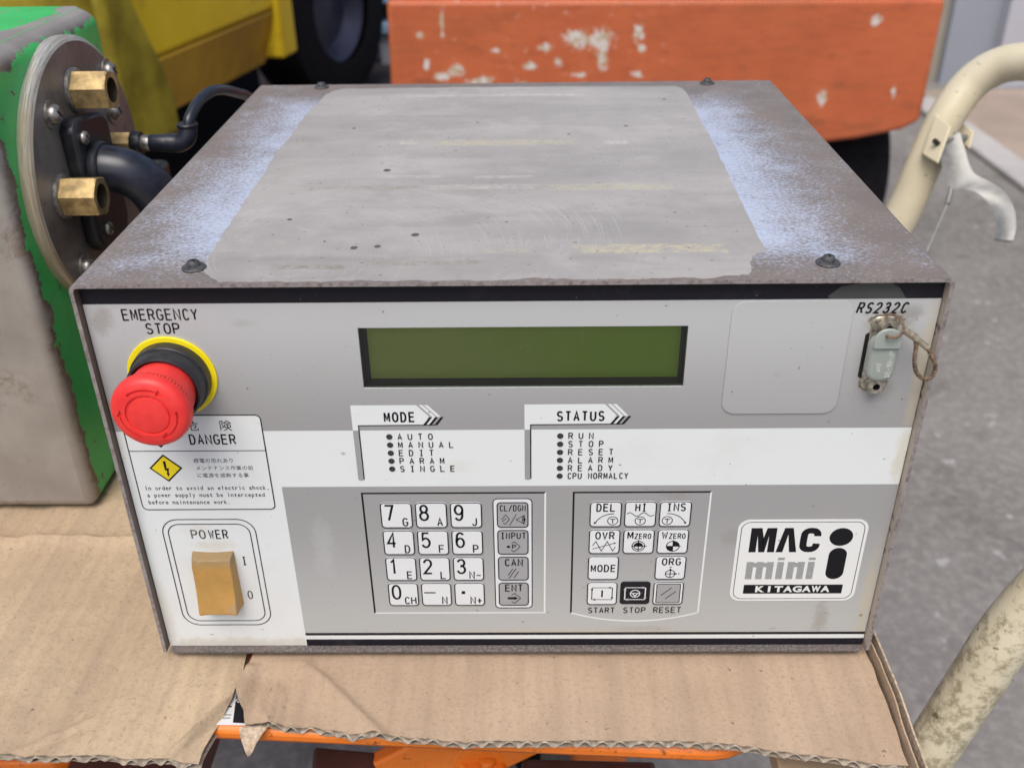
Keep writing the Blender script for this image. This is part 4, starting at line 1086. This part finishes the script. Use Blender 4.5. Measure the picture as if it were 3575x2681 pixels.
# ================================================================== CARDBOARD
def cb_sheet(name, label, x0, x1, yf, yb, zf, thick, nx, ny, edge_l=None, edge_r=None, flute=(None, None), parts_y=.011, face='cardboard'):
    root = thing(name, label, 'cardboard', ((x0 + x1)/2, 0, 0))
    xsl = [x1 - (x1-x0)*(1-i/nx)**(1.9 if x1-x0 > .4 else 1.0) for i in range(nx+1)]
    def row(x, u):
        y0, y1 = yf(x), yb(x)
        if u < .5: return y0 + (.02-y0)*u/.5
        if u < .92: return .02 + .085*(u-.5)/.42
        return .105 + (y1-.105)*(u-.92)/.08
    def xw(x, y):
        a = (x-x0)/(x1-x0)
        l = edge_l(y) if edge_l else x0; r_ = edge_r(y) if edge_r else x1
        return l + (r_-l)*a
    def liner(top, nm, mat, dy=0.0):
        b = MB(); th = .0005
        for k in (0, 1):
            for i, x in enumerate(xsl):
                for j in range(ny+1):
                    y = row(x, j/ny); 
                    if j == 0: y += dy + .0007*mnoise.noise(Vector((x*260, 3+dy*900, 5)))
                    X = xw(x, y)
                    z = zf(X, y) - (0 if top else thick - th) - k*th
                    b.v.append((X, y, z))
        m = (nx+1)*(ny+1)
        for i in range(nx):
            for j in range(ny):
                q = i*(ny+1)+j
                b.f.append((q, q+ny+1, q+ny+2, q+1)); b.f.append((m+q, m+q+1, m+q+ny+2, m+q+ny+1))
        for i in range(nx):
            q = i*(ny+1); b.f.append((q, m+q, m+q+ny+1, q+ny+1))
            q += ny; b.f.append((q, q+ny+1, m+q+ny+1, m+q))
        for j in range(ny):
            q = j; b.f.append((q, q+1, m+q+1, m+q)); q = nx*(ny+1)+j; b.f.append((q, m+q, m+q+1, q+1))
        b.mi = [0]*len(b.f)
        return b.build(nm, mat, root, smooth=True, autos=50)
    liner(True, 'top_liner', face, .0008); liner(False, 'bottom_liner', 'cardboard_core', .0012)
    fx0, fx1 = flute; b = MB(); N = int((fx1-fx0)/.0005)
    for i in range(N+1):
        x = fx0 + (fx1-fx0)*i/N
        ph = x/.0083*2*math.pi + 1.3*mnoise.noise(Vector((x*60, 1, 0)))
        w_ = .5 + .5*math.sin(ph) * (1 - .15*abs(mnoise.noise(Vector((x*90, 7, 0)))))
        for j, dd in enumerate((.0002, .006, parts_y)):
            y = yf(x) + dd + (.0009*mnoise.noise(Vector((x*300, 2, 2))) if j == 0 else 0); X = xw(x, y)
            zt = zf(X, y) - .0006; zb = zf(X, y) - thick + .0006
            b.v.append((X, y, zb + (zt-zb)*min(1, max(0, w_))))
    for i in range(N):
        for j in range(2): b.f.append((i*3+j, (i+1)*3+j, (i+1)*3+j+1, i*3+j+1))
    b.mi = [0]*len(b.f)
    fo = b.build('fluting', 'cardboard_core', root, smooth=True)
    so = fo.modifiers.new('solid', 'SOLIDIFY'); so.thickness = .00035
    return root
nz = lambda x, y, s: mnoise.noise(Vector((x*s, y*s, s*.1)))
def crease(x, y, ax, ay, bx, by):     # signed distance to line a-b (left positive)
    L = math.hypot(bx-ax, by-ay); return ((bx-ax)*(y-ay) - (by-ay)*(x-ax))/L
def sstep(v, a, b): t_ = min(1, max(0, (v-a)/(b-a))); return t_*t_*(3-2*t_)
def ridge(x, y, ax, ay, bx, by, A_, w_):      # sharp fold line, fading at both ends
    L2 = (bx-ax)**2 + (by-ay)**2; t_ = ((x-ax)*(bx-ax) + (y-ay)*(by-ay))/L2
    if t_ < -.1 or t_ > 1.1: return 0.0
    d = abs(crease(x, y, ax, ay, bx, by)); 
    return A_*math.exp(-d/w_)*sstep(t_, -.1, .25)*sstep(-t_, -1.1, -.8)
# right sheet, under the front of the unit
def zR(x, y):
    front = sstep(-y, -.002, .012)
    z = -.0041 + (.0007*nz(x, y, 40) + .0004*nz(x, y*.3, 190))*front
    d = crease(x, y, -.102, .000, -.054, -.0495)            # negative = lower left of the fold
    s_ = sstep(-d, 0, .012)
    z -= (.0036*s_ - .0022*sstep(-d, .014, .034))*front
    z += .0022*math.exp(-((d-.001)/.0024)**2)*front
    z -= .0016*sstep(-d, .030, .055)*front
    z += .0009*math.exp(-((crease(x, y, -.110, -.004, -.108, -.055))/.0012)**2)*front
    z -= .0010*math.exp(-((crease(x, y, -.104, -.010, -.098, -.055)+.0005)/.0016)**2)*front
    z += .0018*sstep(-.095-x, 0, .02)*nz(x, y, 150)*front*sstep(-y, .03, .05)
    for (ax, ay, bx, by, A_, w_) in ((-.1150,-.004,-.1150,-.026,.0010,.0007),(-.1150,-.026,-.1075,-.036,.0014,.0008),(-.1085,-.008,-.1060,-.034,-.0008,.0006),(-.1010,-.012,-.1005,-.036,.0007,.0006),(-.1180,-.018,-.1165,-.036,-.0008,.0006),(-.108,-.036,-.080,-.044,.0010,.0007),(-.100,-.034,-.070,-.045,-.0008,.0006)):
        z += ridge(x, y, ax, ay, bx, by, A_, w_)
    z += .0032*sstep(-.1165-x, 0, .008)*sstep(-y, .001, .006)
    z -= .004*sstep(x, .11, .175)*sstep(-y, .02, .065)
    return z
def yfR(x):
    return -.0478 + .0105*sstep(-x, .035, .100) - .0100*sstep(x, .06, .166) + .0012*nz(x, 1, 30) + .0003*nz(x, 2, 160) + (.0016*nz(x, 3, 90) if x < -.02 else 0) - .0018*math.exp(-((x+.075)/.012)**2)
cb_sheet('cardboard_sheet', 'flat cardboard sheet with torn corrugated front edge under the control unit', -.127, .1665, yfR, lambda x: .30, zR, .0046, 190, 80,
         edge_l=lambda y: -.1246 - .0024*math.exp(-((y+.015)/.009)**2) + .0060*sstep(-y, .016, .040) + .0010*nz(.3, y, 120), edge_r=lambda y: .1655 + .0006*nz(.7, y, 90), flute=(-.115, .165))
# left sheet, under the green machine
def zL(x, y):
    z = -.0046 + .0015*nz(x*2.4, y*.30, 24) + .0009*nz(x*3.2, y*.18, 46) + .0003*nz(x*3, y*.15, 110) + .0003*nz(x, y, 160)
    z += .0016*math.exp(-((y-.0885-.002*nz(x, 0, 9))/.006)**2)*sstep(-x, .13, .2)          # old box fold
    z += ridge(x, y, -.66, .0870, -.10, .0890, .0024, .0016) - .0012*sstep(y, .086, .093)
    d = crease(x, y, -.185, -.062, -.142, -.010)
    z -= .0022*sstep(-d, 0, .010)
    d2 = crease(x, y, -.150, -.060, -.128, -.014)
    z -= .0020*sstep(-d2, 0, .004); z += .0010*math.exp(-(d2/.0012)**2)
    z -= .003*sstep(x, -.142, -.124)*sstep(-y, .015, .05)
    for (ax, ay, bx, by, A_, w_) in ((-.1500,-.0560,-.1290,-.0180,.0016,.0009),(-.1475,-.0560,-.1275,-.0230,-.0012,.0008),(-.2190,-.0560,-.1850,-.0330,.0012,.0008),(-.2120,-.0560,-.1890,-.0390,-.0010,.0008),(-.1680,-.0550,-.1420,-.0100,.0010,.0010),(-.178,-.050,-.150,-.002,-.0009,.0012),(-.200,-.030,-.172,.020,.0008,.0012)):
        z += ridge(x, y, ax, ay, bx, by, A_, w_)
    z -= .0022*sstep(x, -.136, -.125)
    if x > -.140 and y > -.02: z = min(z, -.0044 - .0008*sstep(y, -.012, .0))
    return z
def yfL(x): return -.0545 + .0015*nz(x, 5, 26) + .0007*nz(x, 6, 150) + .0045*sstep(-x, .20, .26) + (.0025*nz(x, 7, 70) if x > -.15 else 0)
cb_sheet('cardboard_sheet', 'creased cardboard sheet under the green machine, left of the flat sheet', -.62, -.1275, yfL, lambda x: .42, zL, .0046, 240, 100,
         edge_r=lambda y: -.1282 - .0070*sstep(-y, .010, .050) + .0010*nz(.2, y, 110), flute=(-.30, -.1305), face='cardboard_pale')
# folded up strip along the right edge
rootF = thing('cardboard_strip', 'narrow folded cardboard edge standing along the right side of the sheet', 'cardboard', (.170, -.03, 0))
for k, (dx, h0, h1, th_) in enumerate(((.0004, .0010, .0032, .0007), (.0030, .0012, .0046, .0008))):
    b = MB(); N = 40
    for i in range(N+1):
        y = -.0665 + .088*i/N
        xx = .1664 + dx + .0006*nz(k, y, 60) + .0008*sstep(-y, .03, .07)*k
        hh = (h1 - .006*sstep(-y, .02, .066)) + .0005*nz(k+4, y, 200)
        hh -= .0025
        b.v += [(xx, y, -.014), (xx + th_, y, -.014), (xx + th_ + .0006, y, hh), (xx + .0006, y, hh)]
    for i in range(N):
        for j in range(4): b.f.append((i*4+j, i*4+(j+1) % 4, (i+1)*4+(j+1) % 4, (i+1)*4+j))
    b.f += [(0,1,2,3), (N*4, N*4+3, N*4+2, N*4+1)]; b.mi = [0]*len(b.f)
    b.build('liner', 'cardboard' if k == 0 else 'cardboard_torn', rootF)
# torn flap at the left corner of the right sheet
flp = thing('cardboard_scrap', 'small torn curl of cardboard hanging from the corner of the sheet', 'cardboard', (-.115, -.040, 0))
b = MB(); pts = []
rowsn = 9
for i in range(rowsn):
    t_ = i/(rowsn-1); w_ = .0075*(1-t_)**.8 + .0006
    for j in range(7):
        s_ = j/6 - .5
        pts.append((-.1150 - .0016*t_ + s_*w_*1.6 + .0008*nz(i*.7, j, 3), -.0365 - .0085*t_ - .001*abs(s_), -.0070 - .0030*t_ - .006*t_*t_ + .0008*nz(i, j, 5.3)))
b.v = pts
for i in range(rowsn-1):
    for j in range(6): b.f.append((i*7+j, i*7+j+1, (i+1)*7+j+1, (i+1)*7+j))
b.mi = [0]*len(b.f); o = b.build('torn_paper', 'cardboard_torn', flp, smooth=True); so = o.modifiers.new('s', 'SOLIDIFY'); so.thickness = .0006

# ================================================================== CART
cart = thing('platform_cart', 'orange steel lift cart under the cardboard', 'cart', (-.05, .15, GZ))
DZ = -.0115
dk = [(-.62, -.0065), (-.127, -.0350), (.0374, -.0445), (.085, -.0470)] + [(.085 + .030*math.sin(R(a)), -.0170 - .030*math.cos(R(a))) for a in (15, 30, 45, 60, 75, 90)] + [(.115, .46), (-.62, .46)]
b = MB(); b.prism([(x, y, DZ) for x, y in dk], (0, 0, -.0075))
deck = b.build('deck', 'cart_orange', cart, bevel=.0025)
# decal on the deck, partly under the cardboard
b = MB(); b.prism([(x, y, DZ + .0002) for x, y in ((-.155,-.0315),(-.1165,-.0328),(-.1155,-.002),(-.154,-.001))], (0, 0, .0002)); dec = b.build('decal', 'decal_white', deck)
b = MB(); b.prism([(x, y, DZ + .00045) for x, y in ((-.1262,-.0312),(-.1170,-.0318),(-.118,-.006),(-.1300,-.006))], (0, 0, .0001)); b.build('decal_band', 'ink_black', deck)
b = MB()
for (y, w_) in ((-.0255,.0007),(-.0300,.0003),(-.0318,.0003)): b.box((-.145, y + .003, DZ + .00045), (-.1290 if w_ > .0005 else -.1280, y + .003 + w_, DZ + .00055))
b.build('decal_lines', 'ink_black', deck)
p = PR(); ftext(p, 'か', 0, 0, 3.2, 3.6); ftext(p, 'く', .2, -3.9, 3.2, 3.6); ftext(p, 'ま', -.4, 3.9, 3.0, 3.6)
mesh('decal_lettering', [(-.1288 + x/1000, -.0160 + z/1000, DZ + .0007) for x, z in p.v], p.f, 'decal_white', deck)
b = MB()
b.box((-.58, -.005, GZ + .10), (.10, .045, GZ + .16)); b.box((-.58, .38, GZ + .10), (.10, .43, GZ + .16)); b.box((-.58, -.005, GZ + .101), (-.53, .43, GZ + .159)); b.box((.05, -.005, GZ + .101), (.10, .43, GZ + .159))
b.build('base_frame', 'cart_orange', cart, bevel=.004)
def arm(name, a, c_, w, h, mat):
    a, c_ = Vector(a), Vector(c_); d = (c_-a).normalized(); s_ = Vector((0, 1, 0)); up = d.cross(s_).normalized(); q = MB()
    pts = [a + s_*w/2*i + up*h/2*j for i, j in ((-1,-1),(1,-1),(1,1),(-1,1))]
    q.prism(pts, c_-a); return q.build(name, mat, cart, bevel=.002)
arm('scissor_arm', (-.50, .022, GZ+.17), (.06, .022, -.03), .010, .045, 'cart_orange')
arm('scissor_arm', (.06, .034, GZ+.17), (-.50, .034, -.03), .010, .045, 'cart_dark')
arm('scissor_arm', (-.50, .38, GZ+.17), (.06, .38, -.03), .010, .045, 'cart_dark')
arm('cross_member', (-.24, .016, -.105), (-.17, .030, -.11), .05, .02, 'cart_dark')
b = MB(); b.prism([(-.31,.030,-.09),(-.31,.010,-.09),(-.245,.010,-.09),(-.232,.0225,-.09),(-.235,.030,-.09)], (0, 0, -.02)); b.build('bracket', 'cart_orange', cart, bevel=.002)
b = MB(); b.prism([(-.040,.0245,-.098),(-.028,.010,-.098),(-.006,.008,-.098),(-.006,.0205,-.098),(-.010,.0240,-.098)], (0, 0, -.012)); brk_ = b.build('bracket', 'cart_orange', cart, bevel=.003)
b = MB(); b.lathe([(.0045, 0), (.0045, .003), (.0035, .0038), (.0002, .0038)], (-.016, .0165, -.098), (0, 0, 1), 20); b.build('bolt', 'cart_orange', brk_, smooth=True, autos=40)
b = MB(); b.prism([(-.112,.030,-.10),(-.108,.002,-.10),(-.078,.002,-.10),(-.074,.026,-.10)], (0, 0, -.4)); b.build('leg', 'cart_dark', cart, bevel=.003)
b = MB(); b.prism([(.002,.022,-.10),(.004,.002,-.10),(.070,.002,-.10),(.075,.020,-.10)], (0, 0, -.4)); b.build('leg', 'cart_dark', cart, bevel=.003)
for (x, y) in ((-.52, .03), (.04, .03), (-.52, .40), (.04, .40)):
    b = MB(); b.lathe([(.02, -.018), (.048, -.018), (.05, -.014), (.05, .014), (.048, .018), (.02, .018)], (x, y, GZ + .05), (0, 1, 0), 32); b.build('caster_wheel', 'tyre', cart, smooth=True, autos=40)
    b = MB(); b.box((x-.02, y-.026, GZ + .05), (x+.02, y-.019, GZ + .101)); b.box((x-.02, y+.019, GZ + .05), (x+.02, y+.026, GZ + .101)); b.box((x-.02, y-.0195, GZ + .0985), (x+.02, y+.0195, GZ + .1005)); b.build('caster_fork', 'steel', cart)
# lower board seen past the deck corner
tb = thing('wooden_board', 'tan wooden board under the overhanging right corner of the cardboard', 'board', (.15, .02, -.03))
b = MB(); b.prism([(.118,-.052,-.030),(.160,-.060,-.030),(.163,.10,-.030),(.118,.10,-.030)], (0, 0, -.012)); b.build('plank', 'board_tan', tb, bevel=.001)

# ================================================================== CART HANDLE
hd = thing('cart_handle', 'cream painted bent tube push handle beside the control unit', 'handle', (.24, .25, -.2))
RT = .0140
path = [(.262, .415, -.12), (.290, .424, -.02), (.3185, .432, .055), (.327, .437, .091), (.3415, .4555, .125), (.3610, .4665, .1535), (.3800, .4560, .1705), (.3905, .4100, .1755), (.4000, .33, .180)]
path = [(.262, .428, -.12), (.292, .431, -.02), (.3165, .434, .055), (.3265, .438, .091), (.3395, .446, .1255), (.3575, .452, .1525), (.3775, .440, .1690), (.3950, .4060, .1735), (.4020, .33, .1740), (.4050, .20, .1740), (.4000, .105, .170), (.375, .060, .155), (.335, .046, .110), (.300, .045, .060), (.2612, .045, -.0189), (.2471, .045, -.0701), (.2313, .045, -.136), (.21, .045, -.22), (.205, .045, -.50)]
b = MB(); b.tube(smoothpath(path, 10), RT, 28); b.build('tube', 'cream_paint', hd, smooth=True, autos=60)
# bracket: two ears welded to the tube
def ear(pts, th_, nm, hole=None):
    P = [Vector(p) for p in pts]; nrm = (P[1]-P[0]).cross(P[2]-P[0]).normalized()
    q = MB(); q.prism(P, nrm*th_); o_ = q.build(nm, 'cream_paint', hd, bevel=.0012, seg=3)
    return o_
CAM = Vector(cam_ob.location)
def near(p, d): p = Vector(p); return p + (CAM - p).normalized()*d
ear([(.3265,.4360,.1312),(.3331,.4186,.1269),(.3226,.4041,.1024),(.3159,.4204,.1047)], .0024, 'bracket_ear')
ear([(.3545,.4537,.1211),(.3615,.4396,.1166),(.3573,.4326,.1047),(.3534,.4457,.1074)], .0024, 'bracket_ear')
b = MB(); b.prism([(.3265,.4360,.1312),(.3159,.4204,.1047),(.3210,.4330,.1000),(.3320,.4480,.1270)], (.004, 0, 0)); b.build('bracket_web', 'cream_paint', hd, bevel=.001)
hc = Vector((.3233, .4151, .1154)); hn = (Vector((.3331,.4186,.1269))-Vector((.3265,.4360,.1312))).cross(Vector((.3159,.4204,.1047))-Vector((.3265,.4360,.1312))).normalized()
b = MB(); b.tube([hc - hn*.0032, hc + hn*.0032], .0020, 14); b.build('pin_hole', 'socket_black', hd)
b = MB(); b.tube([(.3262, .4215, .1135), (.3560, .4400, .1120)], .0022, 12); b.build('pivot_pin', 'galvanised', hd)
# brake lever: pressed channel, curving down like a hook
lv = thing('brake_lever', 'galvanised curved brake lever pivoting on the cream handle', 'lever', (.345, .42, .11))
Lp = smoothpath([(.3255,.4250,.1150),(.3291,.4152,.1015),(.3351,.4020,.0850),(.3452,.3985,.0835),(.3547,.3940,.0815),(.3626,.3850,.0735),(.3640,.3745,.0642),(.3612,.3660,.0548)], 8)
Rp = smoothpath([(.3470,.4330,.1190),(.3488,.4239,.1099),(.3530,.4090,.0945),(.3627,.4010,.0895),(.3712,.3930,.0852),(.3759,.3790,.0768),(.3749,.3658,.0660),(.3712,.3575,.0570)], 8)
b = MB(); n = len(Lp)
for i in range(n):
    t_ = i/(n-1); l, r_ = Lp[i], Rp[i]; m_ = (l + r_)/2
    vd = (CAM - m_).normalized(); dpt = .0075*(1-t_)**1.2 + .0012
    k_ = .0030*(1 - .5*t_)
    b.v += [tuple(v) for v in (l - vd*dpt, l, l*.75 + r_*.25 - vd*k_*(1-2*t_)*.8, m_ - vd*k_*(1-2*t_), r_*.75 + l*.25 - vd*k_*(1-2*t_)*.8, r_, r_ - vd*dpt)]
for i in range(n-1):
    for j in range(6): b.f.append((i*7+j, i*7+j+1, (i+1)*7+j+1, (i+1)*7+j))
b.mi = [0]*len(b.f)
o = b.build('lever_arm', 'galvanised', lv, smooth=True, autos=50); so = o.modifiers.new('s', 'SOLIDIFY'); so.thickness = .0016
b = MB(); b.tube([(.3345,.3975,.0845),(.3331,.3946,.0799),(.3301,.3884,.0753)], [.0016,.0024,.0020], 10); b.tube([(.3306,.3894,.0760),(.3123,.3649,.0495),(.2950,.3430,.0224),(.28,.32,-.01)], .0010, 8); b.build('brake_cable', 'galvanised', lv, smooth=True, autos=50)

# ================================================================== GREEN MACHINE
gm = thing('green_machine', 'worn green machine block with round steel flange, left of the control unit', 'machine', (-.2415, .116, 0))
X1, Y0, Y1, ZT = -.2415, .116, .266, .246
b = MB()
sec = [(X1, .0), (X1, ZT - .0055), (X1 - .0105, ZT), (-.62, ZT), (-.62, 0)]
b.prism([(x, Y0, z if z > .01 else -.0034) for x, z in sec], (0, Y1 - Y0, 0))
body = b.build('body', 'green_paint', gm, bevel=.0055, seg=4)
FC = (X1, .2000, .1686)
b = MB(); prof = [(.0718, -.001), (.0718, .0042), (.0705, .0058), (.0688, .0066), (.0002, .0066)]
b.lathe(prof, FC, (1, 0, 0), 96); b.mi = [0]*(96*3) + [1]*96 + [0, 1]
fl = mesh('flange', b.v, b.f, ['flange_rim', 'flange_face'], gm, smooth=True, midx=b.mi, autos=25, loc=FC)
XF = X1 + .0067
for (y, z) in ((.1974, .2135), (.1560, .1690)):
    nb = hexnut((XF + .002, y, z), (1, 0, 0), .0108, .0185, .0066, 'brass_fitting', None, gm, ['brass', 'brass_bore'])
    q = MB(); q.lathe([(.0118, 0), (.0118, .0018), (.0112, .0022), (.008, .0022)], (XF, y, z), (1, 0, 0), 28); q.build('washer', 'steel', nb, smooth=True, autos=40)
s0 = None
for (y, z) in ((.1640, .2095), (.2440, .2130), (.2395, .1915), (.1600, .1275)):
    if s0 is None:
        s0 = screw_head((XF + .0012, y, z), .0052, .0042, (1, 0, 0), 'steel', 'flange_screw', gm)
        q = MB(); q.lathe([(.0072, 0), (.0072, .0012), (.005, .0013)], (XF, y, z), (1, 0, 0), 24); sw = q.build('washer', 'steel', s0, smooth=True, autos=40)
    else:
        c_ = dup(s0, Vector((XF + .0012, y, z)) - Vector(gm.location)); dup(sw, sw.location, c_)
# black connector socket on the flange
b = MB(); b.prism([(XF, y, z) for y, z in ((.1680,.2000),(.1750,.2045),(.2060,.1995),(.2130,.1940),(.2130,.1380),(.2070,.1300),(.1760,.1300),(.1680,.1380))], (.0085, 0, 0))
cn = b.build('connector_housing', 'black_plastic', gm, bevel=.0020)
for (y, z) in ((.1760, .1940), (.1800, .1420)): screw_head((XF + .0086, y, z), .0036, .0026, (1, 0, 0), 'steel', 'connector_screw', gm)
b = MB(); b.tube(smoothpath([(XF + .008, .1850, .1745), (XF + .015, .1850, .1745), (-.2095, .1858, .1715), (-.2005, .1880, .1620), (-.1955, .1905, .1460), (-.1945, .193, .120), (-.1955, .197, .07), (-.200, .20, .02)], 8), .0125, 24)
b.build('elbow_conduit', 'black_hose', gm, smooth=True, autos=60)
b = MB(); b.lathe([(.0142, 0), (.0148, .001), (.0148, .004), (.0138, .005), (.012, .005)], (XF + .0085, .1850, .1745), (1, 0, 0), 32); b.build('conduit_collar', 'black_plastic', gm, smooth=True, autos=40)
# third fitting with pneumatic elbow and tube, further back
bf = hexnut((-.2348, .225, .1765), (1, 0, 0), .0070, .0143, .003, 'brass_fitting', 'brass', gm)
for nm, x0_, x1_, r_, m_ in (('fitting_nut', -.2205, -.2150, .0068, 'black_plastic'), ('fitting_hex', -.2150, -.2100, .0046, 'steel'), ('fitting_body', -.2100, -.1960, .0050, 'black_hose')):
    q = MB(); q.lathe([(r_*.95, 0), (r_, .0008), (r_, x1_-x0_-.0008), (r_*.95, x1_-x0_)], (x0_, .225, .1765), (1, 0, 0), 24); q.build(nm, m_, gm, smooth=True, autos=40)
b = MB(); b.tube(smoothpath([(-.2000, .225, .1765), (-.1930, .225, .1767), (-.1885, .2256, .1800), (-.1875, .2268, .1855)], 5), .0054, 20); b.build('fitting_elbow', 'black_hose', gm, smooth=True, autos=50)
b = MB(); b.lathe([(.0056, 0), (.0060, .0008), (.0060, .0018), (.0054, .0024)], (-.1875, .2268, .1850), (0, 0, 1), 24); b.build('fitting_collar', 'black_plastic', gm, smooth=True, autos=40)
b = MB(); b.tube(smoothpath([(-.1875, .2268, .1845), (-.1862, .2300, .1900), (-.1830, .2430, .1965), (-.1795, .2640, .1970), (-.1770, .2950, .1880), (-.1755, .3300, .1730), (-.1755, .3700, .1350), (-.18, .39, .05)], 8), .0031, 16); b.build('air_tube', 'black_hose', gm, smooth=True, autos=60)
b = MB(); b.box((-.31, .300, -.0034), (-.2600, .385, .118)); b.build('rear_block', 'black_plastic', gm, bevel=.004)

# ================================================================== BACKGROUND MACHINES
of = thing('orange_forklift', 'chipped orange forklift counterweight filling the background behind the control unit', 'forklift', (.28, 1.95, GZ))
prof = [(-.262, .020), (.830, .012), (.826, -.225), (.79, -.245), (.70, -.262), (.60, -.274), (.20, -.278), (-.268, -.275)]
b = MB(); b.prism([(x, 1.70, z) for x, z in prof], (0, .55, 0)); b.build('counterweight', 'orange_chipped', of, bevel=.009, seg=3, loc=(0, 1.7, 0))
b = MB(); b.box((-.25, 1.76, .018), (.81, 2.2, .16)); b.build('body_shell', 'cart_dark', of, bevel=.02)
def wheel(c, r, w, axis, par):
    b = MB(); b.lathe([(r*.55, -w/2), (r*.80, -w/2*1.05), (r*.95, -w/2*.95), (r, -w/2*.7), (r, w/2*.7), (r*.95, w/2*.95), (r*.80, w/2*1.05), (r*.55, w/2)], c, axis, 48, None, False)
    wo = b.build('wheel', 'tyre', par, smooth=True, autos=40)
    q = MB(); q.lathe([(r*.57, -w*.35), (r*.56, w*.40), (r*.48, w*.30), (r*.40, w*.15), (r*.15, w*.18), (.001, w*.25)], c, axis, 36); q.build('rim', 'rim_blue_grey', wo, smooth=True, autos=40)
    return wo
wheel((.745, 1.98, GZ + .19), .19, .16, (1, 0, 0), of)
wheel((-.14, 1.98, GZ + .19), .19, .16, (-1, 0, 0), of)
b = MB(); b.box((-.06, 1.94, GZ + .15), (.66, 2.02, GZ + .23)); b.build('axle', 'dark_backing', of)
# yellow forklift, seen along its right side
yf_ = thing('yellow_forklift', 'yellow forklift body receding on the left behind the green machine', 'forklift', (-.95, 1.9, GZ))
A, B_ = Vector((-.735, 1.565, 0)), Vector((-.600, 2.20, 0))
ud = (B_-A).normalized(); inn = Vector((-ud.y, ud.x, 0))          # into the body
def quad(p0, p1, z0, z1, off0, off1): return [p0 + inn*off0 + Vector((0,0,z0)), p1 + inn*off0 + Vector((0,0,z0)), p1 + inn*off1 + Vector((0,0,z1)), p0 + inn*off1 + Vector((0,0,z1))]
b = MB(); b.prism(quad(A, B_, -.075, .60, 0, .02), inn*.40); b.build('side_panel', 'forklift_yellow', yf_, bevel=.012)
b = MB(); b.prism(quad(A, B_, -.205, -.076, .045, .0), inn*.35); b.build('side_skirt', 'skirt_shaded', yf_, bevel=.006)
b = MB()
pf = []
for i in range(9):
    a = R(90*i/8); pf.append(A - ud*.10*math.sin(a) + inn*(.012 + .20*(1-math.cos(a))))
pf2 = pf + [A + inn*.60 - ud*.10, A + inn*.60, A + inn*.012]
b.prism([v + Vector((0, 0, -.22)) for v in pf2], (0, 0, .85)); b.build('rear_end', 'shaded_yellow', yf_, bevel=.01)
b = MB(); b.prism([A + ud*s_ - inn*.004 + Vector((0, 0, z_)) for s_, z_ in ((-.10,.60),(-.015,.60),(-.012,.08),(.010,.02),(.045,-.05),(.075,-.12),(.085,-.215),(-.10,-.215))], -inn*.03); b.build('rear_fender', 'shaded_yellow', yf_, bevel=.022, seg=4)
P0 = B_ - ud*.01
b = MB(); b.prism([P0 - inn*.012 + Vector((0,0,-.19)), P0 + ud*.085 - inn*.012 + Vector((0,0,-.19)), P0 + ud*.085 + inn*.05 + Vector((0,0,-.19)), P0 + inn*.05 + Vector((0,0,-.19))], (0, 0, .8)); b.build('corner_post', 'forklift_yellow', yf_, bevel=.008)
b = MB(); q0 = A + ud*.50 - inn*.002
b.prism([q0 + Vector((0,0,.045)), q0 + ud*.09 + Vector((0,0,.05)), q0 + ud*.10 + Vector((0,0,.20)), q0 + Vector((0,0,.20))], -inn*.002); b.build('blue_decal', 'rim_blue_grey', yf_)
wheel((-.735, 3.40, GZ + .34), .34, .20, (1, -.38, 0), yf_)
b = MB(); b.box((-1.4, 1.75, -.62), (-.85, 2.9, .5)); b.build('under_body', 'dark_backing', yf_)
# added dark box standing in for deep shade, and blue rack far behind
dm = thing('dark_backing', 'dark box standing in for the shaded depth between the forklifts', 'machine', (-.8, 4.3, GZ))
b = MB(); b.box((-2.6, 4.5, GZ), (.0, 5.2, 1.6)); b.build('dark_box', 'dark_backing', dm, bevel=.02)
b = MB(); b.box((-2.4, 4.2, GZ + .45), (.0, 4.49, GZ + .50)); b.build('dark_slab', 'dark_backing', dm)
rk_ = thing('blue_rack', 'low blue steel rack on grey feet beside the black tyre', 'rack', (-.5, 4.05, GZ))
for z0_, z1_ in ((.135, .178), (.255, .29)):
    b = MB(); b.box((-.71, 3.95, GZ + z0_), (-.10, 4.10, GZ + z1_)); b.build('rail', 'rack_blue', rk_, bevel=.006)
b = MB(); b.box((-.60, 3.98, GZ), (-.54, 4.04, GZ + .134)); b.build('foot', 'rack_grey', rk_)
b = MB(); b.box((-.98, 4.12, GZ), (-.10, 4.22, GZ + .045)); b.build('sill', 'rack_grey', rk_)
mt = MB(); mt.box((-1.5, 2.45, GZ), (-.12, 4.10, GZ + .006)); mo = mt.build('floor_shade', 'shaded_floor'); mo['label'] = 'dark sheet painting the shade on the floor beside the black tyre'; mo['category'] = 'mat'  # thin dark sheet laid on the concrete as painted shade
# building wall on the right
bw = thing('building_wall', 'grey metal building wall with light door posts behind the cream handle', 'wall', (2.2, 3.6, GZ))
for nm, x0_, x1_, y0_, m_ in (('wall_panel', 1.30, 1.62, 3.60, 'wall_beige'), ('wall_panel', 1.62, 1.80, 3.56, 'wall_grey_blue'), ('door_post', 1.80, 1.965, 3.50, 'wall_light'), ('door_gap', 1.965, 1.99, 3.56, 'wall_slit'), ('door_post', 1.99, 2.04, 3.52, 'wall_light'), ('door_leaf', 2.04, 3.4, 3.56, 'cart_dark')):
    b = MB(); b.box((x0_, y0_, GZ), (x1_, y0_ + .12, 2.2)); b.build(nm, m_, bw)
